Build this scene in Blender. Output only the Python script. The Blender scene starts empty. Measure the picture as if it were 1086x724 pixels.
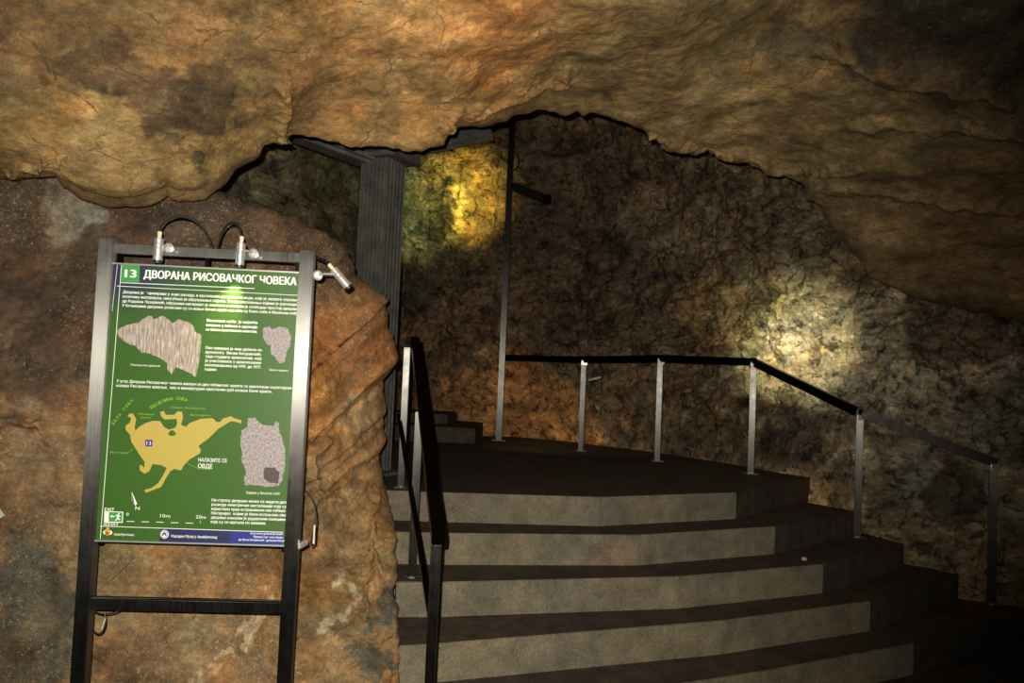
import bpy, bmesh, math, random
import numpy as np
from mathutils import Vector, Matrix
from mathutils.geometry import tessellate_polygon
random.seed(7)

# ------------------------------------------------------------------ camera
F_PX = 845.0; CX, CY = 543.0, 362.0
EYE = Vector((0, 0, 1.485))
PITCH = math.atan(38.5 / F_PX); ROLL = math.atan(0.042)
FW = Vector((0, math.cos(PITCH), math.sin(PITCH)))
R0 = Vector((1, 0, 0)); U0 = Vector((0, -math.sin(PITCH), math.cos(PITCH)))
RT = math.cos(ROLL) * R0 + math.sin(ROLL) * U0
UP = -math.sin(ROLL) * R0 + math.cos(ROLL) * U0
cam_d = bpy.data.cameras.new('camera'); cam = bpy.data.objects.new('camera', cam_d)
bpy.context.scene.collection.objects.link(cam)
m = Matrix((RT, UP, -FW)).transposed().to_4x4(); m.translation = EYE
cam.matrix_world = m
cam_d.sensor_fit = 'HORIZONTAL'; cam_d.sensor_width = 36; cam_d.lens = 36 * F_PX / 1086
cam_d.clip_start = 0.05
bpy.context.scene.camera = cam
C = bpy.context.scene.collection

# ------------------------------------------------------------------ world, exposure, lights
sc = bpy.context.scene
sc.view_settings.view_transform = 'Standard'; sc.view_settings.look = 'None'
sc.view_settings.gamma = 1; sc.view_settings.use_curve_mapping = False
sc.view_settings.exposure = 0.0
w = bpy.data.worlds.new('cave_dark'); sc.world = w; w.use_nodes = True
w.node_tree.nodes['Background'].inputs[0].default_value = (0.9, 0.85, 0.7, 1)
w.node_tree.nodes['Background'].inputs[1].default_value = 0.02

def P(px, py, d):
    px, py, d = float(px), float(py), float(d)
    return EYE + d * (FW + (px - CX) / F_PX * RT - (py - CY) / F_PX * UP)
def PZ(px, py, z):
    px, py, z = float(px), float(py), float(z)
    r = FW + (px - CX) / F_PX * RT - (py - CY) / F_PX * UP
    return EYE + r * ((z - EYE.z) / r.z)

def spot(name, loc, target, power, color, angle, blend, size=0.02):
    l = bpy.data.lights.new(name, 'SPOT'); l.energy = power; l.color = color
    l.spot_size = math.radians(angle); l.spot_blend = blend; l.shadow_soft_size = size
    o = bpy.data.objects.new(name, l); C.objects.link(o); o.location = loc
    o.rotation_euler = (Vector(target) - Vector(loc)).to_track_quat('-Z', 'Y').to_euler()
    return o
# the flash of the camera: up and to the left of the lens
spot('camera_flash', EYE + Vector((-0.045, 0.0, 0.06)), P(420, 300, 5), 650, (1.0, 0.93, 0.79), 97, 0.8, 0.008)
# focus-assist lamp of the camera
spot('focus_lamp', EYE + Vector((0.05, 0.0, 0.02)), PZ(655, 604, EYE.z - 0.99), 130, (1.0, 0.12, 0.05), 5, 1.0, 0.01)
# hall spotlights
spot('hall_yellow_spotlight', P(460, 250, 6.7), P(490, 212, 8.9), 440, (1.0, 0.78, 0.14), 30, 1.0, 0.03)
spot('hall_green_spotlight', P(436, 300, 6.9), P(434, 225, 8.9), 170, (0.75, 1.0, 0.45), 34, 1.0, 0.03)
spot('hall_white_spotlight', P(800, 300, 5.2), P(838, 362, 6.3), 100, (0.97, 0.95, 0.62), 50, 1.0, 0.03)
spot('hall_orange_spotlight', P(470, 330, 6.6), P(590, 455, 7.7), 22, (1.0, 0.72, 0.36), 50, 0.8, 0.03)

# ------------------------------------------------------------------ helpers
def tag(o, label=None, cat=None, group=None, kind=None):
    if label: o['label'] = label
    if cat: o['category'] = cat
    if group: o['group'] = group
    if kind: o['kind'] = kind
    return o
def thing(name, label, cat, loc=(0, 0, 0), rz=0, group=None):
    o = bpy.data.objects.new(name, None); C.objects.link(o); o.location = loc
    o.rotation_euler = (0, 0, rz); o.empty_display_size = 0.1
    return tag(o, label, cat, group)
def link(name, me, mat, parent=None, smooth=False):
    o = bpy.data.objects.new(name, me); C.objects.link(o)
    if mat is not None:
        for mm in (mat if isinstance(mat, list) else [mat]): me.materials.append(mm)
    if parent: o.parent = parent
    if smooth: me.shade_smooth()
    return o
def bm_obj(name, bm, mat, parent=None, smooth=False):
    bmesh.ops.recalc_face_normals(bm, faces=bm.faces[:])
    me = bpy.data.meshes.new(name); bm.to_mesh(me); bm.free()
    return link(name, me, mat, parent, smooth)
def box(bm, a, b, bev=0.0):
    a = Vector(a); b = Vector(b)
    r = bmesh.ops.create_cube(bm, size=1)
    M_ = Matrix.Translation((a + b) / 2) @ Matrix.Diagonal((*(abs(b[i] - a[i]) for i in range(3)), 1))
    bmesh.ops.transform(bm, matrix=M_, verts=r['verts'])
    if bev: bmesh.ops.bevel(bm, geom=list({e for v in r['verts'] for e in v.link_edges}), offset=bev, segments=2, affect='EDGES')
def bar(bm, p, q, wd, ht, bev=0.003, up=Vector((0, 0, 1))):
    """rectangular bar from p to q, wd sideways, ht along up"""
    p = Vector(p); q = Vector(q); d = (q - p); L = d.length; d.normalize()
    s = d.cross(up).normalized(); u = s.cross(d).normalized()
    r = bmesh.ops.create_cube(bm, size=1)
    M_ = Matrix((s * wd, d * L, u * ht)).transposed().to_4x4(); M_.translation = (p + q) / 2
    bmesh.ops.transform(bm, matrix=M_, verts=r['verts'])
    if bev: bmesh.ops.bevel(bm, geom=list({e for v in r['verts'] for e in v.link_edges}), offset=bev, segments=2, affect='EDGES')
def tube(bm, pts, r, n=10, close=True):
    pts = [Vector(p) for p in pts]; rs = r if isinstance(r, (list, tuple)) else [r] * len(pts)
    rings = []; ref = None
    for i, p in enumerate(pts):
        t = (pts[min(i + 1, len(pts) - 1)] - pts[max(i - 1, 0)])
        if t.length < 1e-9: t = ref_t
        t = t.normalized(); ref_t = t
        if ref is None: ref = t.orthogonal().normalized()
        ref = (ref - t * ref.dot(t)).normalized(); b = t.cross(ref)
        rings.append([bm.verts.new(p + rs[i] * (math.cos(a) * ref + math.sin(a) * b)) for a in [2 * math.pi * k / n for k in range(n)]])
    for a, b in zip(rings, rings[1:]):
        for k in range(n): bm.faces.new((a[k], a[(k + 1) % n], b[(k + 1) % n], b[k]))
    if close: bm.faces.new(rings[0]); bm.faces.new(rings[-1][::-1])
def bez(p0, p1, p2, p3, n=16):
    p0, p1, p2, p3 = map(Vector, (p0, p1, p2, p3)); out = []
    for i in range(n + 1):
        t = i / n; out.append(p0 * (1 - t) ** 3 + p1 * 3 * t * (1 - t) ** 2 + p2 * 3 * t * t * (1 - t) + p3 * t ** 3)
    return out
def prism(bm, poly, z0, z1, bev=0.0):
    lo = [bm.verts.new((x, y, z0)) for x, y in poly]; hi = [bm.verts.new((x, y, z1)) for x, y in poly]
    n = len(poly); fs = [bm.faces.new(hi), bm.faces.new(lo[::-1])]
    for i in range(n): fs.append(bm.faces.new((lo[i], lo[(i + 1) % n], hi[(i + 1) % n], hi[i])))
    if bev:
        bmesh.ops.recalc_face_normals(bm, faces=fs)
        bmesh.ops.bevel(bm, geom=[e for e in fs[0].edges], offset=bev, segments=2, affect='EDGES')

# ------------------------------------------------------------------ materials
def mat_new(name):
    mt = bpy.data.materials.new(name); mt.use_nodes = True
    return mt, mt.node_tree, mt.node_tree.nodes['Principled BSDF']
def plain(name, col, rough=0.5, metal=0.0, bumps=0.0, bscale=60, var=0.12, emis=None):
    mt, nt, b = mat_new(name); N = nt.nodes; Lk = nt.links
    tc = N.new('ShaderNodeTexCoord'); nz = N.new('ShaderNodeTexNoise')
    nz.inputs['Scale'].default_value = bscale; nz.inputs['Detail'].default_value = 4
    Lk.new(tc.outputs['Object'], nz.inputs['Vector'])
    mx = N.new('ShaderNodeMix'); mx.data_type = 'RGBA'
    mx.inputs[6].default_value = (*[c * (1 - var) for c in col], 1); mx.inputs[7].default_value = (*[min(1, c * (1 + var)) for c in col], 1)
    Lk.new(nz.outputs['Fac'], mx.inputs[0]); Lk.new(mx.outputs[2], b.inputs['Base Color'])
    b.inputs['Roughness'].default_value = rough; b.inputs['Metallic'].default_value = metal
    if bumps:
        bp = N.new('ShaderNodeBump'); bp.inputs['Strength'].default_value = bumps; bp.inputs['Distance'].default_value = 0.01
        Lk.new(nz.outputs['Fac'], bp.inputs['Height']); Lk.new(bp.outputs[0], b.inputs['Normal'])
    return mt
def brushed(name, col, rough, aniso=0.0, arot=0.0):
    mt, nt, b = mat_new(name); N = nt.nodes; Lk = nt.links
    tc = N.new('ShaderNodeTexCoord'); mp = N.new('ShaderNodeMapping'); mp.inputs['Scale'].default_value = (260, 260, 4)
    nz = N.new('ShaderNodeTexNoise'); nz.inputs['Scale'].default_value = 1; nz.inputs['Detail'].default_value = 3
    Lk.new(tc.outputs['Object'], mp.inputs[0]); Lk.new(mp.outputs[0], nz.inputs['Vector'])
    n2 = N.new('ShaderNodeTexNoise'); n2.inputs['Scale'].default_value = 22; n2.inputs['Detail'].default_value = 5
    Lk.new(tc.outputs['Object'], n2.inputs['Vector'])
    ad = N.new('ShaderNodeMath'); ad.operation = 'ADD'; Lk.new(nz.outputs['Fac'], ad.inputs[0]); Lk.new(n2.outputs['Fac'], ad.inputs[1])
    mr = N.new('ShaderNodeMapRange'); mr.inputs['From Min'].default_value = 0.6; mr.inputs['From Max'].default_value = 1.4
    mr.inputs['To Min'].default_value = rough - 0.07; mr.inputs['To Max'].default_value = rough + 0.1
    Lk.new(ad.outputs[0], mr.inputs['Value']); Lk.new(mr.outputs[0], b.inputs['Roughness'])
    mx = N.new('ShaderNodeMix'); mx.data_type = 'RGBA'; mx.inputs[6].default_value = (*[c * 0.75 for c in col], 1); mx.inputs[7].default_value = (*col, 1)
    Lk.new(nz.outputs['Fac'], mx.inputs[0]); Lk.new(mx.outputs[2], b.inputs['Base Color'])
    b.inputs['Metallic'].default_value = 1.0
    if aniso:
        tg_ = N.new('ShaderNodeTangent'); tg_.direction_type = 'RADIAL'; tg_.axis = 'Z'; Lk.new(tg_.outputs[0], b.inputs['Tangent'])
        b.inputs['Anisotropic'].default_value = aniso; b.inputs['Anisotropic Rotation'].default_value = arot
    return mt
STEEL = brushed('brushed_steel', (0.2, 0.196, 0.185), 0.42, 0.92, 0.0)
STEEL_D = brushed('dull_rail_steel', (0.014, 0.0135, 0.012), 0.4)
ALU = plain('satin_aluminium', (0.78, 0.78, 0.76), 0.3, 0.75)
BRASS = plain('cream_cable_gland', (0.72, 0.62, 0.42), 0.45, 0.1)
RUBBER = plain('black_rubber', (0.012, 0.012, 0.013), 0.45)
WHITEP = plain('white_print', (0.85, 0.87, 0.82), 0.5, var=0.03)
CONC_COLS = ((0.135, 0.117, 0.080), (0.215, 0.187, 0.130))

def concrete(name, c0, c1, bump=0.35):
    mt, nt, b = mat_new(name); N = nt.nodes; Lk = nt.links
    tc = N.new('ShaderNodeTexCoord')
    def noise(s, d, r=0.6):
        n = N.new('ShaderNodeTexNoise'); n.inputs['Scale'].default_value = s; n.inputs['Detail'].default_value = d; n.inputs['Roughness'].default_value = r
        Lk.new(tc.outputs['Object'], n.inputs['Vector']); return n
    a = noise(2.2, 6); f = noise(95, 3, 0.8); g = noise(9, 6, 0.7)
    mx = N.new('ShaderNodeMix'); mx.data_type = 'RGBA'; mx.inputs[6].default_value = (*c0, 1); mx.inputs[7].default_value = (*c1, 1)
    r1 = N.new('ShaderNodeMapRange'); r1.inputs['From Min'].default_value = 0.35; r1.inputs['From Max'].default_value = 0.65
    Lk.new(g.outputs['Fac'], r1.inputs[0]); Lk.new(r1.outputs[0], mx.inputs[0])
    m2 = N.new('ShaderNodeMix'); m2.data_type = 'RGBA'; m2.blend_type = 'MULTIPLY'; m2.inputs[0].default_value = 0.9
    cr = N.new('ShaderNodeValToRGB'); cr.color_ramp.elements[0].position = 0.3; cr.color_ramp.elements[0].color = (0.55, 0.55, 0.55, 1)
    cr.color_ramp.elements[1].position = 0.7; cr.color_ramp.elements[1].color = (1.25, 1.25, 1.25, 1)
    Lk.new(f.outputs['Fac'], cr.inputs[0]); Lk.new(mx.outputs[2], m2.inputs[6]); Lk.new(cr.outputs[0], m2.inputs[7])
    m3 = N.new('ShaderNodeMix'); m3.data_type = 'RGBA'; m3.blend_type = 'MULTIPLY'; m3.inputs[0].default_value = 0.8
    c2 = N.new('ShaderNodeValToRGB'); c2.color_ramp.elements[0].position = 0.35; c2.color_ramp.elements[0].color = (0.75, 0.78, 0.9, 1)
    c2.color_ramp.elements[1].position = 0.65; c2.color_ramp.elements[1].color = (1.12, 1.04, 0.92, 1)
    Lk.new(a.outputs['Fac'], c2.inputs[0]); Lk.new(m2.outputs[2], m3.inputs[6]); Lk.new(c2.outputs[0], m3.inputs[7])
    Lk.new(m3.outputs[2], b.inputs['Base Color']); b.inputs['Roughness'].default_value = 0.85
    b.inputs['Specular IOR Level'].default_value = 0.25
    bp = N.new('ShaderNodeBump'); bp.inputs['Strength'].default_value = bump; bp.inputs['Distance'].default_value = 0.006
    Lk.new(f.outputs['Fac'], bp.inputs['Height']); Lk.new(bp.outputs[0], b.inputs['Normal'])
    return mt
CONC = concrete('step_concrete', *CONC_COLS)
TREAD = concrete('tread_and_side_shade_concrete', (0.042, 0.034, 0.026), (0.085, 0.068, 0.050))
FLOORM = concrete('dark_floor_concrete', (0.03, 0.027, 0.022), (0.07, 0.06, 0.047))
COLM = concrete('grey_column_steel', (0.06, 0.062, 0.057), (0.12, 0.122, 0.11), 0.15)

def rock(name, strata=(1, 1, 2.5), rot=(0, 0, 0), scale=1.0, spots=0.3, spotcol=(0.75, 0.68, 0.55), warm=(1.2, 0.97, 0.75),
         cool=(0.72, 0.8, 0.78), contrast=1.0, pits=0.5, wet=0.6, bump=0.8, cracks=0.5, mottle=0.0, speck=34, pitr=(0.40, 0.31)):
    mt, nt, b = mat_new(name); N = nt.nodes; Lk = nt.links
    tc = N.new('ShaderNodeTexCoord'); mp = N.new('ShaderNodeMapping'); mp.inputs['Scale'].default_value = strata; mp.inputs['Rotation'].default_value = rot
    Lk.new(tc.outputs['Object'], mp.inputs[0])
    def noise(s, d, r=0.6, dist=0.0, src=None, off=0):
        n = N.new('ShaderNodeTexNoise'); n.inputs['Scale'].default_value = s * scale; n.inputs['Detail'].default_value = d
        n.inputs['Roughness'].default_value = r; n.inputs['Distortion'].default_value = dist
        Lk.new((src or mp).outputs[0 if src is None else 'Object'], n.inputs['Vector']); return n
    def rng(n, a, c, lo=0.0, hi=1.0):
        r = N.new('ShaderNodeMapRange'); r.inputs['From Min'].default_value = a; r.inputs['From Max'].default_value = c
        r.inputs['To Min'].default_value = lo; r.inputs['To Max'].default_value = hi
        Lk.new(n, r.inputs[0]); return r.outputs[0]
    def mix(a, c, f, mode='MIX', k=None):
        m_ = N.new('ShaderNodeMix'); m_.data_type = 'RGBA'; m_.blend_type = mode
        for s, v in ((6, a), (7, c)):
            if isinstance(v, tuple): m_.inputs[s].default_value = (*v, 1)
            else: Lk.new(v, m_.inputs[s])
        if isinstance(f, float): m_.inputs[0].default_value = f
        else: Lk.new(f, m_.inputs[0])
        return m_.outputs[2]
    def mul(a, k):
        m_ = N.new('ShaderNodeMath'); m_.operation = 'MULTIPLY'
        for i, v in enumerate((a, k)):
            if isinstance(v, (int, float)): m_.inputs[i].default_value = v
            else: Lk.new(v, m_.inputs[i])
        return m_.outputs[0]
    at = N.new('ShaderNodeAttribute'); at.attribute_name = 'tint'
    big = noise(1.6, 5, 0.55, 0.6); mid = noise(5.5, 10, 0.68, 0.25); fine = noise(26, 8, 0.72, 0.15); hue = noise(3.1, 8, 0.72, 0.5, tc)
    grain = noise(120, 3, 0.7, 0, tc)
    col = mix(at.outputs['Color'], mix(at.outputs['Color'], warm, 1.0, 'MULTIPLY'), rng(hue.outputs['Fac'], 0.47, 0.66))
    col = mix(col, mix(col, cool, 1.0, 'MULTIPLY'), rng(hue.outputs['Fac'], 0.47, 0.34))
    lo = 1 - 0.62 * contrast; hi = 1 + 0.55 * contrast
    for n_, a_, c_, l_, h_ in ((mid, 0.33, 0.68, lo, hi), (fine, 0.3, 0.7, 1 - 0.42 * contrast, 1 + 0.42 * contrast), (big, 0.3, 0.7, 1 - 0.3 * contrast, 1 + 0.3 * contrast), (grain, 0.3, 0.7, 0.75, 1.25)):
        v = rng(n_.outputs['Fac'], a_, c_, l_, h_)
        cb = N.new('ShaderNodeCombineColor'); [Lk.new(v, cb.inputs[i]) for i in range(3)]
        col = mix(col, cb.outputs[0], 1.0, 'MULTIPLY')
    # mineral specks
    sp = noise(speck, 6, 0.8, 0.3, tc); sm = noise(2.3, 4, 0.6, 0, tc)
    sf = mul(mul(rng(sp.outputs['Fac'], 0.56, 0.66), rng(sm.outputs['Fac'], 0.38, 0.54)), spots)
    col = mix(col, spotcol, sf)
    if mottle:
        mo = noise(9, 10, 0.74, 0.3, tc); mf = mul(rng(mo.outputs['Fac'], 0.52, 0.64), mottle)
        col = mix(col, mix(col, (2.1, 2.0, 1.75), 1.0, 'MULTIPLY'), mf)
    # pits and cracks: darker colour, bumped inward
    vo = N.new('ShaderNodeTexVoronoi'); vo.feature = 'DISTANCE_TO_EDGE'; vo.inputs['Scale'].default_value = 3.4 * scale
    wn = noise(6, 5, 0.6, 0, tc); wv = N.new('ShaderNodeMix'); wv.data_type = 'VECTOR'; wv.inputs[0].default_value = 0.16
    Lk.new(mp.outputs[0], wv.inputs[4]); Lk.new(wn.outputs['Color'], wv.inputs[5]); Lk.new(wv.outputs[1], vo.inputs['Vector'])
    ck = mul(mul(rng(vo.outputs['Distance'], 0.022, 0.0), rng(mid.outputs['Fac'], 0.45, 0.6)), cracks)
    col = mix(col, mix(col, (0.25, 0.22, 0.2), 1.0, 'MULTIPLY'), ck)
    pt = noise(13, 6, 0.7, 0.8, tc); pf = mul(rng(pt.outputs['Fac'], *pitr), pits)
    col = mix(col, mix(col, (0.22, 0.22, 0.22), 1.0, 'MULTIPLY'), pf)
    Lk.new(col, b.inputs['Base Color'])
    Lk.new(rng(fine.outputs['Fac'], 0.35, 0.65, 0.95 - 0.35 * wet, 0.95), b.inputs['Roughness'])
    b.inputs['Specular IOR Level'].default_value = 0.35
    def add(a, c):
        m_ = N.new('ShaderNodeMath'); m_.operation = 'ADD'; Lk.new(a, m_.inputs[0]); Lk.new(c, m_.inputs[1]); return m_.outputs[0]
    vf = N.new('ShaderNodeTexVoronoi'); vf.feature = 'F1'; vf.inputs['Scale'].default_value = 8 * scale
    wf = N.new('ShaderNodeMix'); wf.data_type = 'VECTOR'; wf.inputs[0].default_value = 0.22
    Lk.new(mp.outputs[0], wf.inputs[4]); Lk.new(wn.outputs['Color'], wf.inputs[5]); Lk.new(wf.outputs[1], vf.inputs['Vector'])
    h = add(add(mul(mid.outputs['Fac'], 0.8), mul(fine.outputs['Fac'], 1.0)), add(mul(grain.outputs['Fac'], 0.25), mul(pf, -0.5)))
    h = add(h, mul(vf.outputs['Distance'], -0.45))
    h = add(h, mul(ck, -0.6))
    bp = N.new('ShaderNodeBump'); bp.inputs['Strength'].default_value = bump; bp.inputs['Distance'].default_value = 0.035
    Lk.new(h, bp.inputs['Height']); Lk.new(bp.outputs[0], b.inputs['Normal'])
    return mt
ROCK_CEIL = rock('ochre_ceiling_rock', (1, 1, 1.8), (0.15, 0.25, 0), 1.1, 0.2, (0.5, 0.4, 0.22), contrast=0.95, pits=0.5, wet=0.5, bump=0.42, cracks=0.8, mottle=0.25, pitr=(0.38, 0.30), warm=(1.13, 0.92, 0.70), cool=(0.76, 0.84, 0.72))
ROCK_LEFT = rock('rust_boulder_rock', (1, 1, 1.3), (0, 0.4, 0), 1.2, 0.65, (0.62, 0.5, 0.34), contrast=0.95, pits=0.5, wet=0.7, bump=0.45, cracks=0.3, mottle=0.3, speck=70, warm=(1.25, 0.93, 0.62), cool=(0.75, 0.82, 0.78))
ROCK_WALL = rock('dark_hall_rock', (1, 1, 1.7), (0, 0.6, 0), 0.8, 0.55, (0.42, 0.38, 0.30), contrast=1.2, pits=0.95, wet=0.35, bump=0.6, cracks=0.3, mottle=0.8, pitr=(0.46, 0.39), cool=(0.6, 0.68, 0.6))

# ------------------------------------------------------------------ rock sheets
_rs = np.random.RandomState(3); _perm = np.concatenate([_rs.permutation(256)] * 3)
_g = _rs.normal(size=(256, 3)); _g /= np.linalg.norm(_g, axis=1)[:, None]
def pn(p):
    i = np.floor(p).astype(int); f = p - i; i &= 255; u = f * f * f * (f * (f * 6 - 15) + 10)
    out = 0
    for dx in (0, 1):
        for dy in (0, 1):
            for dz in (0, 1):
                h = _perm[_perm[_perm[i[:, 0] + dx] + i[:, 1] + dy] + i[:, 2] + dz]
                g = _g[h]; d = f - np.array((dx, dy, dz))
                wt = (u[:, 0] if dx else 1 - u[:, 0]) * (u[:, 1] if dy else 1 - u[:, 1]) * (u[:, 2] if dz else 1 - u[:, 2])
                out = out + wt * (g * d).sum(1)
    return out * 1.5
def fbm(p, s, octs, gain=0.5, ridge=False, seed=0.0):
    out = np.zeros(len(p)); a = 1.0
    for k in range(octs):
        v = pn(p * s + seed + 17.3 * k)
        out += a * ((0.45 - np.abs(v)) if ridge else v); a *= gain; s *= 2.03
    return out
def catmull(ctrl, n):
    """ctrl (R, C, 3) interpolated along axis 0 to n rows"""
    R = len(ctrl); t = np.linspace(0, R - 1, n); k = np.minimum(t.astype(int), R - 2); f = (t - k)[:, None, None]
    p0 = ctrl[np.maximum(k - 1, 0)]; p1 = ctrl[k]; p2 = ctrl[k + 1]; p3 = ctrl[np.minimum(k + 2, R - 1)]
    return 0.5 * (2 * p1 + (p2 - p0) * f + (2 * p0 - 5 * p1 + 4 * p2 - p3) * f ** 2 + (3 * p1 - p0 - 3 * p2 + p3) * f ** 3)
def rowpts(pts, ts):
    a = np.array([[p[0], *p[1]] for p in pts], float)
    return np.stack([np.interp(ts, a[:, 0], a[:, 1 + i]) for i in range(3)], 1)
def spread(rows, n, wts):
    """resample row list so that row k gets weight wts[k] of the n rows between k and k+1"""
    R = len(rows); out = []; cum = np.concatenate([[0], np.cumsum(wts)]) / np.sum(wts)
    dense = catmull(rows, (R - 1) * 24 + 1); tt = np.interp(np.linspace(0, 1, n), cum, np.arange(R)) * 24
    k = np.minimum(tt.astype(int), len(dense) - 2); f = (tt - k)[:, None, None]
    return dense[k] * (1 - f) + dense[k + 1] * f
def sheet(name, G, mat, disp, tint, flip=False, damp=None, groove=()):
    R, K, _ = G.shape
    du = np.gradient(G, axis=1); dv = np.gradient(G, axis=0); nrm = np.cross(du, dv)
    nrm /= np.linalg.norm(nrm, axis=2)[:, :, None] + 1e-9
    if flip: nrm = -nrm
    p = G.reshape(-1, 3); h = disp(p)
    if damp is not None: h = h * damp.reshape(-1)
    for poly, wd, dep in groove:
        q, qd = seen(np.array([list(v) for v in poly])); best = np.full(len(p), 9.0)
        pj, pd = seen(p + 0.03 * np.stack([fbm(p, 9, 3), fbm(p, 9, 3, seed=5), fbm(p, 9, 3, seed=9)], 1))
        for a, b in zip(q, q[1:]):
            ab = b - a; t = np.clip(((pj - a) @ ab) / (ab @ ab), 0, 1); best = np.minimum(best, np.linalg.norm(pj - (a + t[:, None] * ab), axis=1) * pd / F_PX)
        h = h - dep * np.exp(-(best / wd) ** 2)
    V = p + nrm.reshape(-1, 3) * h[:, None]
    idx = np.arange(R * K).reshape(R, K)
    q = np.stack([idx[:-1, :-1], idx[:-1, 1:], idx[1:, 1:], idx[1:, :-1]], -1).reshape(-1, 4)
    if flip: q = q[:, ::-1]
    me = bpy.data.meshes.new(name); me.vertices.add(len(V)); me.vertices.foreach_set('co', V.ravel())
    me.loops.add(q.size); me.loops.foreach_set('vertex_index', q.ravel().astype(np.int32))
    me.polygons.add(len(q)); me.polygons.foreach_set('loop_start', np.arange(0, q.size, 4, dtype=np.int32))
    me.update(calc_edges=True); me.validate()
    ca = me.color_attributes.new('tint', 'FLOAT_COLOR', 'POINT'); t = tint(V)
    ca.data.foreach_set('color', np.concatenate([t, np.ones((len(V), 1))], 1).ravel())
    o = link(name, me, mat, smooth=True); tag(o, kind='structure')
    return o
_A = np.array([list(RT), list(UP), list(FW)])
def seen(V):
    """bearing and elevation of surface points as seen from the path, scaled to pixels, and their distance"""
    c = (V - np.array(list(EYE))) @ _A.T; d = np.maximum(c[:, 2], 0.3)
    return np.stack([CX + F_PX * c[:, 0] / d, CY - F_PX * c[:, 1] / d], 1), d
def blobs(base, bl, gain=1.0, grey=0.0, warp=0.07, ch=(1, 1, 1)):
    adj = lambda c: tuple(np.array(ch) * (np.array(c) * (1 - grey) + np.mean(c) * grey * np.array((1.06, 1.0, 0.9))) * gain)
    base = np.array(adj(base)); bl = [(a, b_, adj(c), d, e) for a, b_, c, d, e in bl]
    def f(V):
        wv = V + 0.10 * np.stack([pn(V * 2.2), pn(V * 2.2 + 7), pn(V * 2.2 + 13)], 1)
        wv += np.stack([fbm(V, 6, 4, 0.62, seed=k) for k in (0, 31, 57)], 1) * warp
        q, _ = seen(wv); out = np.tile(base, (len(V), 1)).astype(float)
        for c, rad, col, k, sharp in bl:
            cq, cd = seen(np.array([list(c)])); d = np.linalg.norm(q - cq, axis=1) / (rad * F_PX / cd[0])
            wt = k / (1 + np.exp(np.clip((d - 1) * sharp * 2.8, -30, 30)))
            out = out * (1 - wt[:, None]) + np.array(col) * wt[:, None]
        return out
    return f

# --- near ceiling with the overhanging lip
lip = [(-260, 176, 2.9), (-100, 178, 3.05), (0, 183, 3.15), (40, 181, 3.15), (62, 180, 3.15), (70, 190, 3.15), (100, 202, 3.2), (125, 206, 3.2), (150, 203, 3.22), (176, 194, 3.25), (190, 200, 3.25),
       (213, 199, 3.3), (232, 190, 3.35), (247, 176, 3.4), (265, 168, 3.45), (276, 164, 3.5), (280, 155, 3.5), (298, 151, 3.55), (303, 144, 3.6),
       (315, 145, 3.6), (335, 149, 3.65), (352, 153, 3.7), (372, 159, 3.75), (390, 157, 3.8), (420, 159, 3.85), (448, 162, 3.9), (458, 156, 3.92), (471, 152, 3.95), (474, 138, 4.0),
       (490, 134, 4.1), (510, 132, 4.25), (535, 128, 4.35), (545, 123, 4.4), (560, 120, 4.45), (571, 117, 4.5), (582, 120, 4.5), (598, 124, 4.55),
       (612, 118, 4.6), (618, 124, 4.6), (626, 119, 4.62), (640, 123, 4.65), (665, 129, 4.7), (700, 143, 4.85), (730, 152, 4.95), (760, 158, 5.05), (785, 168, 5.1), (800, 178, 5.15),
       (820, 186, 5.2), (850, 196, 5.25), (862, 215, 5.35), (885, 242, 5.45), (905, 265, 5.5), (920, 292, 5.5), (960, 312, 5.55), (1020, 325, 5.55), (1090, 335, 5.4), (1200, 350, 5.1), (1400, 380, 4.2)]
tsC = np.linspace(-260, 1400, 830)
Lp = np.array([[a[0], a[1], a[2]] for a in lip], float)
lpy = np.interp(tsC, Lp[:, 0], Lp[:, 1]); lpd = np.interp(tsC, Lp[:, 0], Lp[:, 2])
lpy = lpy + 2.0 * fbm(np.stack([tsC / 22, tsC * 0, tsC * 0], 1), 1.0, 3, 0.65)
lsm = np.convolve(np.pad(lpd, 30, mode='edge'), np.ones(61) / 61, 'valid'); ysm = np.convolve(np.pad(lpy, 30, mode='edge'), np.ones(61) / 61, 'valid')
def PX(px, py, d):
    return np.array([list(P(a, b, c)) for a, b, c in zip(px, py, d)])
topd = np.interp(tsC, [-260, 0, 300, 500, 700, 900, 1100, 1400], [2.3, 2.55, 2.85, 3.1, 3.4, 3.8, 3.7, 3.0])
rows = [np.stack([tsC / 1086 * 9 - 4.5, np.full(len(tsC), -2.0), np.full(len(tsC), 2.9)], 1),
        np.stack([tsC / 1086 * 8 - 4, np.full(len(tsC), 0.0), np.full(len(tsC), 2.95)], 1),
        PX(tsC, np.full(len(tsC), -140.0), topd * 0.86),
        PX(tsC, np.full(len(tsC), 0.0), topd),
        PX(tsC, ysm * 0.45, topd * 0.5 + lsm * 0.46),
        PX(tsC, ysm * 0.83 - 4, topd * 0.15 + lsm * 0.82),
        PX(tsC, lpy, lpd),
        PX(tsC, lpy - 14, lpd + 0.35),
        PX(tsC, lpy - 60, lpd + 1.1)]
rows[-1][:, 2] = np.maximum(rows[-1][:, 2], 3.2)
wts = [10, 25, 22, 75, 75, 55, 14, 14]
GC = spread(np.array(rows), 300, wts)
cum = np.concatenate([[0], np.cumsum(wts)]) / np.sum(wts); rp = np.interp(np.linspace(0, 1, 300), cum, np.arange(9))
damp = np.interp(rp, [0, 4.6, 5.6, 6.0, 6.4, 8], [1, 1, 0.6, 0.16, 0.5, 1])[:, None] * np.ones((1, len(tsC)))
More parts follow.
